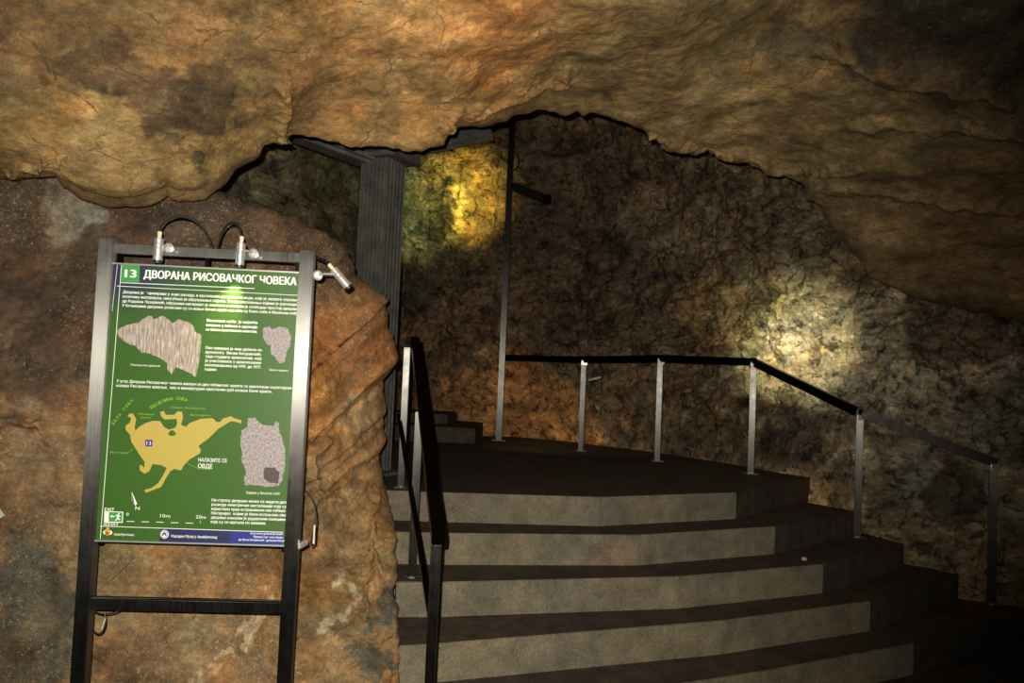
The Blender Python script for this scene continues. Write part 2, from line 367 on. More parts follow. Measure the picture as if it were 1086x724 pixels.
def dispC(p):
    q = p * np.array([1, 1, 1.6])
    return 0.11 * fbm(q, 0.9, 3, 0.5) + 0.018 * fbm(q, 2.4, 2, 0.5, True) + 0.014 * fbm(q, 5, 3, 0.5) + 0.002 * fbm(p, 30, 2, 0.6)
BR = (0.075, 0.046, 0.026)
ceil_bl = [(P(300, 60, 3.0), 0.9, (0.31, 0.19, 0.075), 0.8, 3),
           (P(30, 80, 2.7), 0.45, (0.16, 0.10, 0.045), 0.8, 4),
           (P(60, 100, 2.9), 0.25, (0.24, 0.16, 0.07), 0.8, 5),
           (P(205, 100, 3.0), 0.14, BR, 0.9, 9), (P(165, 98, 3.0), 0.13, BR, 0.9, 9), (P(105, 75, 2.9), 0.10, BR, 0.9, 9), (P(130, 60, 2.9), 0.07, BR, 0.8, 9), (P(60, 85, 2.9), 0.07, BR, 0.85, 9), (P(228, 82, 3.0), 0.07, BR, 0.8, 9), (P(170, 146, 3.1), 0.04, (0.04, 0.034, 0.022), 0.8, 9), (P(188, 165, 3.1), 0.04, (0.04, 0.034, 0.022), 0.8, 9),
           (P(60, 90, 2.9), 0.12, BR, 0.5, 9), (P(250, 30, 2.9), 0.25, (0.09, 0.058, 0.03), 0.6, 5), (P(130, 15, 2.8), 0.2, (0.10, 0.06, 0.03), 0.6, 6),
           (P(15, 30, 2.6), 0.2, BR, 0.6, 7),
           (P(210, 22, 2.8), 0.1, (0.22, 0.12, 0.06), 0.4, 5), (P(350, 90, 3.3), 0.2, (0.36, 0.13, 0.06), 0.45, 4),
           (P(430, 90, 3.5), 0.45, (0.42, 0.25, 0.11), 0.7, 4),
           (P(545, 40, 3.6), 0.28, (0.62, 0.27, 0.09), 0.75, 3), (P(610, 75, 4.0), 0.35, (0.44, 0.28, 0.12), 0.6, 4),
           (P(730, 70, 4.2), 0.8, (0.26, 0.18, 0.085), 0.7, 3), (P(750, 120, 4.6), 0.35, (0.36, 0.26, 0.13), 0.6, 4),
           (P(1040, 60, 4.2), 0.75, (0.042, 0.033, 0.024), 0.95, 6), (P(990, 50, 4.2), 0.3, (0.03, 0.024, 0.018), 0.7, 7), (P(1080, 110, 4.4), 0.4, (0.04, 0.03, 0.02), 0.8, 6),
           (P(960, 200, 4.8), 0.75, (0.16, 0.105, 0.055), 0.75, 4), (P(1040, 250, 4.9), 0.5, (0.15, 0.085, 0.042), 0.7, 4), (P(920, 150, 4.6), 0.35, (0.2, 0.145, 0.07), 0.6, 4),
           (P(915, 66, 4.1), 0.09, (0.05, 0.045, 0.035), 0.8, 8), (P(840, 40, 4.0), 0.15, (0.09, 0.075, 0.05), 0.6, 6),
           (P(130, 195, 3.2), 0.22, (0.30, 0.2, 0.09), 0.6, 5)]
gr = [([P(473, 136, 4.0), P(485, 124, 3.95), P(500, 121, 3.95), P(515, 112, 3.95), P(535, 104, 4.0), P(560, 98, 4.05), P(600, 88, 4.1)], 0.018, 0.04),
      ([P(690, 141, 4.85), P(740, 158, 4.95), P(800, 168, 5.0), P(820, 182, 5.1), P(870, 190, 5.1), P(905, 186, 5.05)], 0.02, 0.06),
      ([P(820, 205, 5.1), P(900, 210, 5.05), P(1000, 215, 5.0), P(1086, 222, 4.9)], 0.03, 0.05),
      ([P(900, 140, 4.6), P(1000, 128, 4.55), P(1086, 135, 4.5)], 0.03, 0.05),
      ([P(880, 60, 4.0), P(930, 80, 4.1), P(1000, 75, 4.1), P(1070, 100, 4.2)], 0.04, 0.08),
      ([P(300, 145, 3.55), P(303, 120, 3.45), P(300, 95, 3.35)], 0.02, 0.05),
      ([P(10, 182, 3.1), P(45, 165, 3.05), P(70, 150, 3.0)], 0.012, 0.03)]
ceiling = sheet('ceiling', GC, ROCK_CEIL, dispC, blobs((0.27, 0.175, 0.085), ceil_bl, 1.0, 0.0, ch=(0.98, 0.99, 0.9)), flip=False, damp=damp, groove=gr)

# --- left rock mass behind the sign
sil = [(-260, 150, 3.4), (-100, 170, 3.5), (0, 180, 3.6), (90, 186, 3.65), (200, 195, 3.7), (240, 205, 3.75), (262, 213, 3.8), (280, 219, 3.8), (299, 229, 3.85), (317, 230, 3.85), (325, 240, 3.87), (338, 242, 3.9),
       (357, 253, 3.95), (366, 260, 3.97), (379, 290, 4.0), (392, 300, 4.05), (411, 317, 4.1), (413, 347, 4.15), (422, 368, 4.2), (422, 385, 4.22), (408, 402, 4.25), (409, 432, 4.28), (407, 447, 4.3),
       (408, 468, 4.3), (401, 488, 4.3), (405, 507, 4.3), (411, 525, 4.28), (420, 568, 4.0), (423, 600, 3.85), (421, 623, 3.75), (425, 672, 3.5), (427, 724, 3.25), (431, 800, 2.98), (440, 900, 2.65)]
sa = np.array(sil, float); seg = np.concatenate([[0], np.cumsum(np.hypot(np.diff(sa[:, 0]), np.diff(sa[:, 1])))]); seg /= seg[-1]
tsL = np.linspace(0, 1, 640); spx, spy, spd = [np.interp(tsL, seg, sa[:, i]) for i in range(3)]
_j = np.stack([tsL * 60, tsL * 0, tsL * 0], 1); _jm = np.clip((tsL - 0.15) * 8, 0, 1)
spx = spx + _jm * 3.2 * fbm(_j, 1.0, 3, 0.7); spy = spy + 2.0 * fbm(_j, 1.0, 3, 0.7, seed=40)
anc = np.array([(0, -290, 260), (0.35, -290, 900), (0.6, -200, 960), (1, 260, 960)], float)
apx, apy = np.interp(tsL, anc[:, 0], anc[:, 1]), np.interp(tsL, anc[:, 0], anc[:, 2])
dc = np.array([(0, 420, 3.42), (300, 420, 3.55), (-280, 400, 3.2), (0, 724, 3.2), (250, 724, 3.32), (400, 724, 3.3), (100, 200, 3.62), (250, 250, 3.6), (370, 330, 3.8), (380, 440, 3.85), (380, 560, 3.7),
               (-280, 950, 2.7), (100, 950, 2.75), (400, 900, 2.7), (180, 500, 3.42), (-250, 180, 3.4)], float)
def Dl(px, py):
    d2 = (px[:, None] - dc[:, 0]) ** 2 + (py[:, None] - dc[:, 1]) ** 2; wt = 1 / (d2 + 900) ** 1.3
    return (wt * dc[:, 2]).sum(1) / wt.sum(1)
rowsL = []
ks = [1.0, 0.8, 0.6, 0.42, 0.28, 0.16, 0.08, 0.03]
for k in ks:
    x = spx * (1 - k) + apx * k; y = spy * (1 - k) + apy * k
    near = math.exp(-k / 0.09); rowsL.append(PX(x, y, Dl(x, y) * (1 - near) + (spd - 0.06) * near - 0.05 * (1 - near)))
rowsL.append(PX(spx, spy, spd))
rowsL.append(PX(spx * 0.985 + apx * 0.015, spy * 0.985 + apy * 0.015, spd + 0.3))
rowsL.append(PX(spx * 0.95 + apx * 0.05, spy * 0.95 + apy * 0.05, spd + 1.3))
wL = [20, 40, 60, 60, 60, 45, 30, 24, 12, 12]
GL = spread(np.array(rowsL), 330, wL)
cumL = np.concatenate([[0], np.cumsum(wL)]) / np.sum(wL); rpL = np.interp(np.linspace(0, 1, 330), cumL, np.arange(11))
dampL = np.interp(rpL, [0, 6, 7.4, 8.0, 8.5, 10], [1, 1, 0.5, 0.22, 0.4, 0.6])[:, None] * np.ones((1, 640))
def dispL(p):
    return 0.06 * fbm(p, 1.1, 3, 0.5) + 0.018 * fbm(p, 2.6, 2, 0.5, True) + 0.02 * fbm(p, 5, 3, 0.55) + 0.003 * fbm(p, 34, 2, 0.6)
GREY = (0.075, 0.072, 0.058)
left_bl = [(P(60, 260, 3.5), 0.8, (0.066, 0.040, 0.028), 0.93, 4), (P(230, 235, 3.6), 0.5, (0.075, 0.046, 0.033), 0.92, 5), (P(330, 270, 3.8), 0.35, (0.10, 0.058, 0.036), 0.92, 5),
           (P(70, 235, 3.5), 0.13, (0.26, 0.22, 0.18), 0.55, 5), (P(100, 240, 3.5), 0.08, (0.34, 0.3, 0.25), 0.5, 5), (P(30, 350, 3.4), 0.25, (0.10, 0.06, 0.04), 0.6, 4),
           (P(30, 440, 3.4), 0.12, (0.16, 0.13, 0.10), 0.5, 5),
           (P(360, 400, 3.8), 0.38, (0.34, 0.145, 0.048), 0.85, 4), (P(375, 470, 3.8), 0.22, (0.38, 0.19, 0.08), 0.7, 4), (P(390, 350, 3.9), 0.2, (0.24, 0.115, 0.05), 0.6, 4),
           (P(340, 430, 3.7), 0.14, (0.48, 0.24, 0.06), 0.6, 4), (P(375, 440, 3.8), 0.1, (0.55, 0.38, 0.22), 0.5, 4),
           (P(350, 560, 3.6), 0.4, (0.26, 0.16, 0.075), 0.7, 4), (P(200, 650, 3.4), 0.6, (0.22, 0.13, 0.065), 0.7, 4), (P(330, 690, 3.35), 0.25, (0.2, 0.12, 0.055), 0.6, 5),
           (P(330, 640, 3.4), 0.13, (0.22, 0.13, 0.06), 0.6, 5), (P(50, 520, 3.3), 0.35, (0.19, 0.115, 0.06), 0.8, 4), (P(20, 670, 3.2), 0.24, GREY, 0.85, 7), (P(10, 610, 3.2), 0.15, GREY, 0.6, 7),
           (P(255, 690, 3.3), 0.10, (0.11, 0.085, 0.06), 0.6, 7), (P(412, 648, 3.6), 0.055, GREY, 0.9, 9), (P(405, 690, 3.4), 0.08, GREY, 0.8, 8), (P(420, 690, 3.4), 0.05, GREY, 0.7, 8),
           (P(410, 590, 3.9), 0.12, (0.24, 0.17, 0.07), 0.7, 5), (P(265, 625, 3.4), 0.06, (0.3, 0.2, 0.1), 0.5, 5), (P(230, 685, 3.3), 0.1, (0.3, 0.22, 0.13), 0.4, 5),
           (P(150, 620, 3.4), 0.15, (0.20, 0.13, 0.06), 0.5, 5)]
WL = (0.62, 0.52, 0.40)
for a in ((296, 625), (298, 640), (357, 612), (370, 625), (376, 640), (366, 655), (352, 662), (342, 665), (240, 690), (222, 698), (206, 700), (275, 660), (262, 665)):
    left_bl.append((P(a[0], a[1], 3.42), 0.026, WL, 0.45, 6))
grL = [([P(-30, 438, 3.38), P(5, 445, 3.38), P(30, 445, 3.38), P(50, 452, 3.38), P(54, 460, 3.38)], 0.02, 0.07),
       ([P(4, 500, 3.3), P(14, 485, 3.3), P(20, 482, 3.3)], 0.01, 0.03),
       ([P(-20, 550, 3.3), P(10, 555, 3.3), P(35, 572, 3.3)], 0.012, 0.03),
       ([P(345, 470, 3.6), P(330, 495, 3.6), P(340, 520, 3.6), P(370, 530, 3.65)], 0.012, 0.03),
       ([P(400, 525, 3.9), P(390, 560, 3.85), P(402, 600, 3.8), P(390, 640, 3.6)], 0.015, 0.03)]
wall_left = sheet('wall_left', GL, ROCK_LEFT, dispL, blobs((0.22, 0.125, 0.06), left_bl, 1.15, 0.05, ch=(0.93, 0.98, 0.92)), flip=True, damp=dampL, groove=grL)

# --- far wall of the hall, running round to the right beside the stairs
cols = [(60, 5.2, 0.0), (200, 5.8, 0.1), (330, 6.6, 0.2), (400, 8.4, 0.3), (450, 9.3, -0.1), (520, 8.9, 0.0), (545, 9.0, 0.1), (600, 8.7, 0.2), (640, 8.3, 0.3), (697, 7.75, 0.4), (750, 7.15, 0.5), (797, 6.65, 0.6), (840, 6.2, 0.6), (911, 5.72, 0.55),
        (958, 5.55, 0.5), (1016, 5.38, 0.45), (1080, 5.25, 0.4), (1160, 5.0, 0.3), (1350, 4.2, 0.2), (1700, 2.6, 0.1)]
ca_ = np.array(cols, float); tsW = np.linspace(60, 1700, 760) ; tsW = np.interp(np.linspace(0, 1, 760), [0, 0.06, 0.9, 1], [60, 380, 1200, 1700])
cb_ = np.interp(tsW, ca_[:, 0], ca_[:, 1]); cb_ = np.convolve(np.pad(cb_, 8, mode='edge'), np.ones(17) / 17, 'valid'); cl_ = np.interp(tsW, ca_[:, 0], ca_[:, 2])
zs = [(-1.8, -0.30), (-1.2, -0.12), (-0.66, 0.0), (-0.3, 0.12), (0.1, 0.35), (0.7, 0.75), (1.3, 1.0), (1.9, 1.0), (2.5, 0.8), (3.0, 0.5)]
rowsW = []
for z, l in zs:
    d = cb_ + cl_ * l
    rowsW.append(np.stack([(tsW - CX) / F_PX * d, d, np.full(len(d), EYE.z + z)], 1))
hc = np.interp(tsW, [60, 900, 1700], [3.3, 3.2, 2.6])
for k, yy in ((0.8, 3.2), (0.55, 3.25)):
    d = cb_ * k; rowsW.append(np.stack([(tsW - CX) / F_PX * d, d, np.full(len(d), EYE.z + yy)], 1))
GW = spread(np.array(rowsW), 330, [8, 30, 35, 45, 60, 50, 45, 30, 20, 12, 10])
def dispW(p):
    return 0.16 * fbm(p, 0.8, 3, 0.5) + 0.10 * fbm(p, 2.0, 3, 0.5, True) + 0.07 * fbm(p, 4.5, 4, 0.65) + 0.01 * fbm(p, 26, 2, 0.6)
rzs = np.linspace(0, 1, 330)
dz = GW[:, :, 2] - EYE.z
dampW = np.interp(dz, [-1.8, -0.7, -0.3, 0.3, 4], [0.25, 0.3, 0.45, 1, 1]) * np.interp(tsW, [60, 560, 640, 1700], [0.8, 0.75, 1, 1])[None, :]
LIT_OR = (0.30, 0.15, 0.058)  # orange of the lamp-lit lower wall, its pool of light painted into the tint
wall_bl = [(P(480, 430, 8.6), 1.0, (0.15, 0.085, 0.045), 0.9, 5), (P(520, 440, 8.4), 0.6, LIT_OR, 0.7, 5), (P(580, 460, 7.9), 0.55, LIT_OR, 0.95, 10), (P(555, 420, 8.3), 0.42, LIT_OR, 0.95, 10), (P(545, 395, 8.4), 0.25, LIT_OR, 0.9, 10), (P(620, 478, 7.6), 0.25, LIT_OR, 0.9, 10),
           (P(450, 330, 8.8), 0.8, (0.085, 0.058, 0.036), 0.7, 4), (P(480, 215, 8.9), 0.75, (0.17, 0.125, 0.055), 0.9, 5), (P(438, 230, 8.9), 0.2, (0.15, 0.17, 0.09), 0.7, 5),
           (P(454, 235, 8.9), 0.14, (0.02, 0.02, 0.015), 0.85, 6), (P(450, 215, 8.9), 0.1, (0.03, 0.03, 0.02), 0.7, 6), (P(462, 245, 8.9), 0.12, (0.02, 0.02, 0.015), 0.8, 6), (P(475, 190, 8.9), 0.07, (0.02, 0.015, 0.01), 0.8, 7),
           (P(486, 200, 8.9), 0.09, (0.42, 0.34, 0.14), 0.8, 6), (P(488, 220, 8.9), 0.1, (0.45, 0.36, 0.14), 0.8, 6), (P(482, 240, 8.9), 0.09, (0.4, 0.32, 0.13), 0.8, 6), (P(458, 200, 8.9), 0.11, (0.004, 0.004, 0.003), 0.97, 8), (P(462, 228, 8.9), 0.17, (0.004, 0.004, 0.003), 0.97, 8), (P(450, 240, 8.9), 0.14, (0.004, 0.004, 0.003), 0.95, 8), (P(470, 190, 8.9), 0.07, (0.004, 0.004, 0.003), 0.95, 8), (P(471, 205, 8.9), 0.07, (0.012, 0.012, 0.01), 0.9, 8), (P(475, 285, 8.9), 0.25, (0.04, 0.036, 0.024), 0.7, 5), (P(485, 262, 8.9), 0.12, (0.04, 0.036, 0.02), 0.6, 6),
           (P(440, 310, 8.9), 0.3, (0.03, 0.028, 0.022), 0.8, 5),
           (P(640, 250, 8.0), 1.1, (0.062, 0.043, 0.03), 0.85, 4), (P(700, 400, 7.2), 0.7, (0.095, 0.066, 0.042), 0.8, 4), (P(670, 440, 7.1), 0.35, (0.12, 0.085, 0.055), 0.6, 5),
           (P(690, 230, 7.5), 0.3, (0.15, 0.12, 0.09), 0.5, 4), (P(740, 250, 7.2), 0.25, (0.13, 0.10, 0.07), 0.5, 4),
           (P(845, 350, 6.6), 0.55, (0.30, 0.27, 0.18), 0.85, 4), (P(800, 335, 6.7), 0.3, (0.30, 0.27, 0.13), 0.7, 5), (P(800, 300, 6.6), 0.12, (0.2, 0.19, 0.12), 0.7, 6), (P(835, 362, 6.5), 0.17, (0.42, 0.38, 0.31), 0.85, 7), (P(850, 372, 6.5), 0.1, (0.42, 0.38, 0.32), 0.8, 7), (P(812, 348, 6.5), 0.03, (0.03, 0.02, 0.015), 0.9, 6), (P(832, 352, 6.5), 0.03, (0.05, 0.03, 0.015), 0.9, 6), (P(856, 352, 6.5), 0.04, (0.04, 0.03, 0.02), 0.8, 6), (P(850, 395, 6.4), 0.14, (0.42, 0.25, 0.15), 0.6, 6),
           (P(760, 330, 6.9), 0.35, (0.19, 0.13, 0.055), 0.7, 5), (P(900, 380, 6.3), 0.45, (0.22, 0.20, 0.16), 0.7, 5), (P(960, 430, 6.0), 0.4, (0.16, 0.145, 0.12), 0.7, 5), (P(930, 340, 6.1), 0.3, (0.19, 0.17, 0.12), 0.7, 5),
           (P(1050, 430, 5.7), 0.45, (0.15, 0.13, 0.11), 0.8, 5), (P(1065, 530, 5.4), 0.3, (0.17, 0.16, 0.125), 0.8, 5), (P(870, 455, 6.2), 0.35, (0.13, 0.105, 0.08), 0.6, 5), (P(980, 505, 5.7), 0.22, (0.14, 0.13, 0.11), 0.8, 5),
           (P(885, 330, 6.0), 0.10, (0.2, 0.185, 0.145), 0.6, 7),
           (P(930, 352, 6.0), 0.09, (0.2, 0.185, 0.145), 0.6, 7),
           (P(900, 402, 6.0), 0.10, (0.2, 0.185, 0.145), 0.6, 7),
           (P(940, 388, 6.0), 0.08, (0.2, 0.185, 0.145), 0.6, 7),
           (P(985, 400, 6.0), 0.08, (0.2, 0.185, 0.145), 0.6, 7),
           (P(960, 470, 6.0), 0.14, (0.2, 0.185, 0.145), 0.6, 7),
           (P(915, 490, 6.0), 0.12, (0.2, 0.185, 0.145), 0.6, 7),
           (P(870, 480, 6.0), 0.08, (0.2, 0.185, 0.145), 0.6, 7),
           (P(1000, 455, 6.0), 0.10, (0.2, 0.185, 0.145), 0.6, 7),
           (P(1060, 500, 6.0), 0.12, (0.2, 0.185, 0.145), 0.6, 7),
           (P(830, 505, 6.0), 0.07, (0.2, 0.185, 0.145), 0.6, 7),
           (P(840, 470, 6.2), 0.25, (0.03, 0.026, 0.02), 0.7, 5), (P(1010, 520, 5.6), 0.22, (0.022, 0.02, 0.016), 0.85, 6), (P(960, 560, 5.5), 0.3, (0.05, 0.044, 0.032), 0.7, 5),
           (P(870, 524, 5.9), 0.13, (0.2, 0.13, 0.065), 0.9, 7), (P(905, 540, 5.8), 0.12, (0.18, 0.12, 0.06), 0.85, 7), (P(950, 570, 5.6), 0.1, (0.13, 0.10, 0.06), 0.8, 7), (P(985, 592, 5.5), 0.1, (0.09, 0.075, 0.045), 0.8, 7), (P(1010, 340, 5.7), 0.4, (0.045, 0.035, 0.025), 0.8, 5), (P(350, 200, 6.4), 0.8, (0.10, 0.095, 0.06), 0.9, 3)]
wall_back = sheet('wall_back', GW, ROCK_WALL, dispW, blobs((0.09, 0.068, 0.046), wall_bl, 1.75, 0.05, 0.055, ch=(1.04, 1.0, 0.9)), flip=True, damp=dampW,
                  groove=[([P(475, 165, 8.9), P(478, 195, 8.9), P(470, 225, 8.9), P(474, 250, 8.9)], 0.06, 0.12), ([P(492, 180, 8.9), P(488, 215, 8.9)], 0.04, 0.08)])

# --- floor slab
bm = bmesh.new(); bmesh.ops.create_grid(bm, x_segments=60, y_segments=60, size=8)
for v in bm.verts: v.co = Vector((v.co.x, v.co.y + 3.5, 0))
fl = bm_obj('floor', bm, FLOORM); tag(fl, kind='structure')

# ------------------------------------------------------------------ stairs
H = EYE.z
def xy(px, py, z): v = PZ(px, py, H + z); return (v.x, v.y)
lv = [(-0.66, [(425, 520.5), (469, 522), (636, 527), (781, 522), (839.5, 510)]),
      (-0.825, [(425, 564), (470, 565), (677, 567), (822, 558), (907, 542)]),
      (-0.99, [(425, 617), (465, 617), (720, 611), (873, 598), (958.7, 576.6)]),
      (-1.155, [(428, 685), (465, 682), (764, 658), (923, 637), (1016.6, 609)]),
      (-1.32, [(425, 771), (465, 763), (805, 712), (969, 682), (1092, 646)])]
stairs = thing('staircase', 'broad angular concrete staircase rising to a dark landing beside the rock', 'stairs', (0.5, 4.3, 0))
SO = Vector((0.5, 4.3, 0)); steps_poly = []
back_r = {0: (6.0, 6.35), 1: None}
for i, (z, pts) in enumerate(lv):
    e = [xy(a, b, z) for a, b in pts]
    e[0] = (e[0][0] - (0.28 if i == 0 else 0.02), e[0][1])
    bm = bmesh.new()
    if i == 0:
        poly = e + [(2.4, 6.2), (2.6, 6.9), (2.0, 7.6), (1.5, 8.6), (0.6, 9.8), (-1.6, 9.4), (-2.6, 6.5), (-1.2, 5.0)]
        nm = 'landing'
    else:
        pe = steps_poly[-1]; back = [(pe[0][0], pe[0][1] + 0.04), (pe[1][0], pe[1][1] + 0.04), (pe[2][0] - 0.02, pe[2][1] + 0.05), (pe[3][0] - 0.05, pe[3][1] + 0.03), (pe[4][0] - 0.02, pe[4][1] + 0.03)]
        er = (e[4][0] + 0.0, e[4][1] + 0.0); poly = e + [(pe[4][0] + 0.02, pe[4][1] + 0.35)] + back[::-1]
        nm = 'step'
    prism(bm, [(x - SO.x, y - SO.y) for x, y in poly], 0.0, H + z, 0.003)
    steps_poly.append(e)
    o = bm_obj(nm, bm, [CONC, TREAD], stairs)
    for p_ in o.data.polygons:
        if p_.normal.z > 0.3 or p_.normal.x > 0.55: p_.material_index = 1  # right side faces too: their grazing shade is painted in with the darker concrete
# low steps far back on the left of the landing
ls = thing('low_steps', 'two low dark steps at the far left end of the landing', 'steps', (-0.75, 8.0, H - 0.66))
for (x1, y0, zt) in ((508, 7.85, 0.15), (478, 8.35, 0.25)):
    bm = bmesh.new(); xr = (x1 - CX) / F_PX * y0
    prism(bm, [(-1.6 + 0.75, y0 - 8.0), (xr + 0.75, y0 - 8.0), (xr + 0.8, 1.1), (-1.6 + 0.75, 1.1)], 0.0, zt, 0.01)
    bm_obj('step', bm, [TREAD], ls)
bm = bmesh.new(); bmesh.ops.create_icosphere(bm, subdivisions=3, radius=0.016)
for v in bm.verts: v.co *= 1 + 0.25 * math.sin(v.co.x * 150 + v.co.y * 90); v.co.z *= 0.7
pb = bm_obj('pebble', bm, plain('pale_pebble', (0.4, 0.36, 0.28), 0.8), None, True); pb.location = PZ(852, 594, H - 0.99) + Vector((0, 0, 0.008)); tag(pb, 'small pale pebble lying on the right end of the third step from the top', 'pebble')

# ------------------------------------------------------------------ right-hand railing
def plate(bm, c, s=0.09, t=0.008): box(bm, (c[0] - s / 2, c[1] - s / 2, c[2]), (c[0] + s / 2, c[1] + s / 2, c[2] + t), 0.001)
right = [(616, 478, -0.66, 0.86), (697, 489, -0.66, 0.88), (796, 502.5, -0.66, 0.86), (909, 570, -0.99, 0.85), (1051, 641, -1.32, 0.91)]
base = [PZ(a, b, H + z) for a, b, z, h in right]
rr = thing('stair_railing', 'long steel railing round the back of the landing and down the right of the stairs', 'railing', base[2])
ro = base[2]
tops = []
for (a, b_, z, h), bp_ in zip(right, base):
    q = bp_ - ro; bm = bmesh.new(); bar(bm, q, q + Vector((0, 0, h)), 0.045, 0.045, 0.003, up=Vector((0.3, 1, 0)))
    po = bm_obj('post', bm, STEEL, rr); bm = bmesh.new(); plate(bm, q); bm_obj('base_plate', bm, STEEL, po)
    bm = bmesh.new(); box(bm, q + Vector((-0.028, -0.028, h - 0.05)), q + Vector((0.028, 0.028, h - 0.012)), 0.002); bm_obj('rail_bracket', bm, ALU, po)
    tops.append(q + Vector((0, 0, h)))
tall_b = PZ(529, 467, H - 0.66)
tall_q = tall_b - ro + Vector((0.045, 0, 0.87))
segs = [(tall_q, tops[0]), (tops[0], tops[1]), (tops[1], tops[2]), (tops[2], tops[3]), (tops[3], tops[4])]
bm = bmesh.new()
for a, b_ in segs:
    d = (b_ - a).normalized() * 0.022; bar(bm, a - (d if a != tall_q else Vector((0, 0, 0))), b_ + d, 0.05, 0.06, 0.003)
bm_obj('handrail', bm, STEEL_D, rr)
# tall pole
tp = thing('tall_pole', 'tall thin dark steel pole standing at the back of the landing', 'pole', tall_b)
bm = bmesh.new(); bar(bm, (0, 0, 0), (0, 0, 3.55), 0.06, 0.06, 0.004, up=Vector((0.1, 1, 0))); bm_obj('shaft', bm, STEEL, tp)
bm = bmesh.new(); plate(bm, (0, 0, 0), 0.14); bm_obj('base_plate', bm, STEEL, tp)
ta = P(544, 198, 8.25) - tall_b; tb = P(579, 211, 8.0) - tall_b
bm = bmesh.new(); tube(bm, [ta, tb], 0.045, 16); o = bm_obj('tube_lamp', bm, RUBBER, tp)
bm = bmesh.new(); tube(bm, [tb, tb + (tb - ta).normalized() * 0.03], 0.05, 16); bm_obj('lamp_cap', bm, STEEL_D, o)
bm = bmesh.new(); tube(bm, bez(P(545, 160, 8.28) - tall_b, P(552, 165, 8.2) - tall_b, P(552, 178, 8.2) - tall_b, P(545, 180, 8.28) - tall_b), 0.008, 6); bm_obj('cable', bm, RUBBER, tp)
# white peg
bm = bmesh.new(); pa = P(624, 403, 7.6); bar(bm, pa, P(637, 400, 7.55), 0.012, 0.02, 0.002)
for v in bm.verts: v.co -= ro
pg = bm_obj('cable_stub', bm, ALU, rr)

# ------------------------------------------------------------------ left-hand railing
lb = [PZ(425, 517, H - 0.66), PZ(436.5, 613, H - 0.99)]
l3 = P(463, 568, 2.85); lb.append(Vector((l3.x, l3.y, H - 1.32)))
lt = [Vector((lb[0].x, lb[0].y, H + 0.15)), Vector((lb[1].x, lb[1].y, H - 0.185)), Vector((l3.x, l3.y, l3.z - 0.03))]
lr = thing('short_stair_railing', 'short steel railing with a mid bar descending the left edge of the stairs', 'railing', lb[0])
lo = lb[0]
off = Vector((0.03, 0, 0))
for b_, t in zip(lb, lt):
    bm = bmesh.new(); bar(bm, b_ - lo, t - lo - Vector((0, 0, 0.0)), 0.035, 0.035, 0.002, up=Vector((0, 1, 0))); po = bm_obj('post', bm, STEEL, lr)
    bm = bmesh.new(); plate(bm, b_ - lo, 0.07); bm_obj('base_plate', bm, STEEL, po)
dirr = (lt[2] - lt[0]).normalized()
bm = bmesh.new(); A = lt[0] + Vector((0.03, 0.1, 0.05)); B = lt[2] + Vector((0.01, -0.02, 0.02))
bar(bm, A - lo, B - lo, 0.05, 0.042, 0.003); bm_obj('handrail', bm, STEEL_D, lr)
bm = bmesh.new(); m1 = P(423, 440, 4.7) ; m2 = P(459, 668, 2.87)
bar(bm, m1 - lo, m2 - lo, 0.022, 0.022, 0.002); bm_obj('mid_bar', bm, STEEL_D, lr)

# ------------------------------------------------------------------ column with beams
cb = Vector(((404 - CX) / F_PX * 5.35, 5.35, H - 0.66)); cbz = PZ(398, 500, H - 0.66)
ctop = P(407, 172, 5.3); cb = Vector((ctop.x, ctop.y, H - 0.66)); ch = ctop.z - cb.z
co = thing('support_column', 'dark grey ribbed support column rising behind the left rock', 'column', cb, -0.40)
bm = bmesh.new()
hw, hd = 0.105, 0.105
prof = []
def ribs(x0, y0, x1, y1, n, nx, ny):
    out = []
    for i in range(n):
        for f, dd in ((0.0, 0.0), (0.5, 0.0), (0.55, -0.012), (0.95, -0.012)):
            t = (i + f) / n; out.append((x0 + (x1 - x0) * t + nx * dd, y0 + (y1 - y0) * t + ny * dd))
    return out
prof += ribs(-hw, -hd, hw, -hd, 7, 0, -1); prof += ribs(hw, -hd, hw, hd, 5, 1, 0); prof += ribs(hw, hd, -hw, hd, 7, 0, 1); prof += ribs(-hw, hd, -hw, -hd, 5, -1, 0)
prism(bm, prof, 0, ch); bm_obj('shaft', bm, COLM, co)
bm = bmesh.new(); box(bm, (-0.19, -0.16, ch), (0.19, 0.16, ch + 0.05), 0.006); bm_obj('capital', bm, COLM, co)
bm = bmesh.new(); box(bm, (-0.19, -0.16, 0), (0.19, 0.16, 0.02), 0.004); bm_obj('base_plate', bm, COLM, co)
Mi = (Matrix.Translation(cb) @ Matrix.Rotation(-0.40, 4, 'Z')).inverted()
for ends in ((P(394, 158, 5.3), P(270, 112, 5.0)), (P(425, 150, 5.35), P(512, 133, 5.9)), (P(405, 152, 5.3), P(405, 95, 4.6))):
    bm = bmesh.new(); bar(bm, Mi @ ends[0], Mi @ ends[1], 0.16, 0.24, 0.005); bar(bm, Mi @ (ends[0] - Vector((0, 0, 0.09))), Mi @ (ends[1] - Vector((0, 0, 0.09))), 0.24, 0.02, 0.003)
    bm_obj('ceiling_beam', bm, COLM, co)

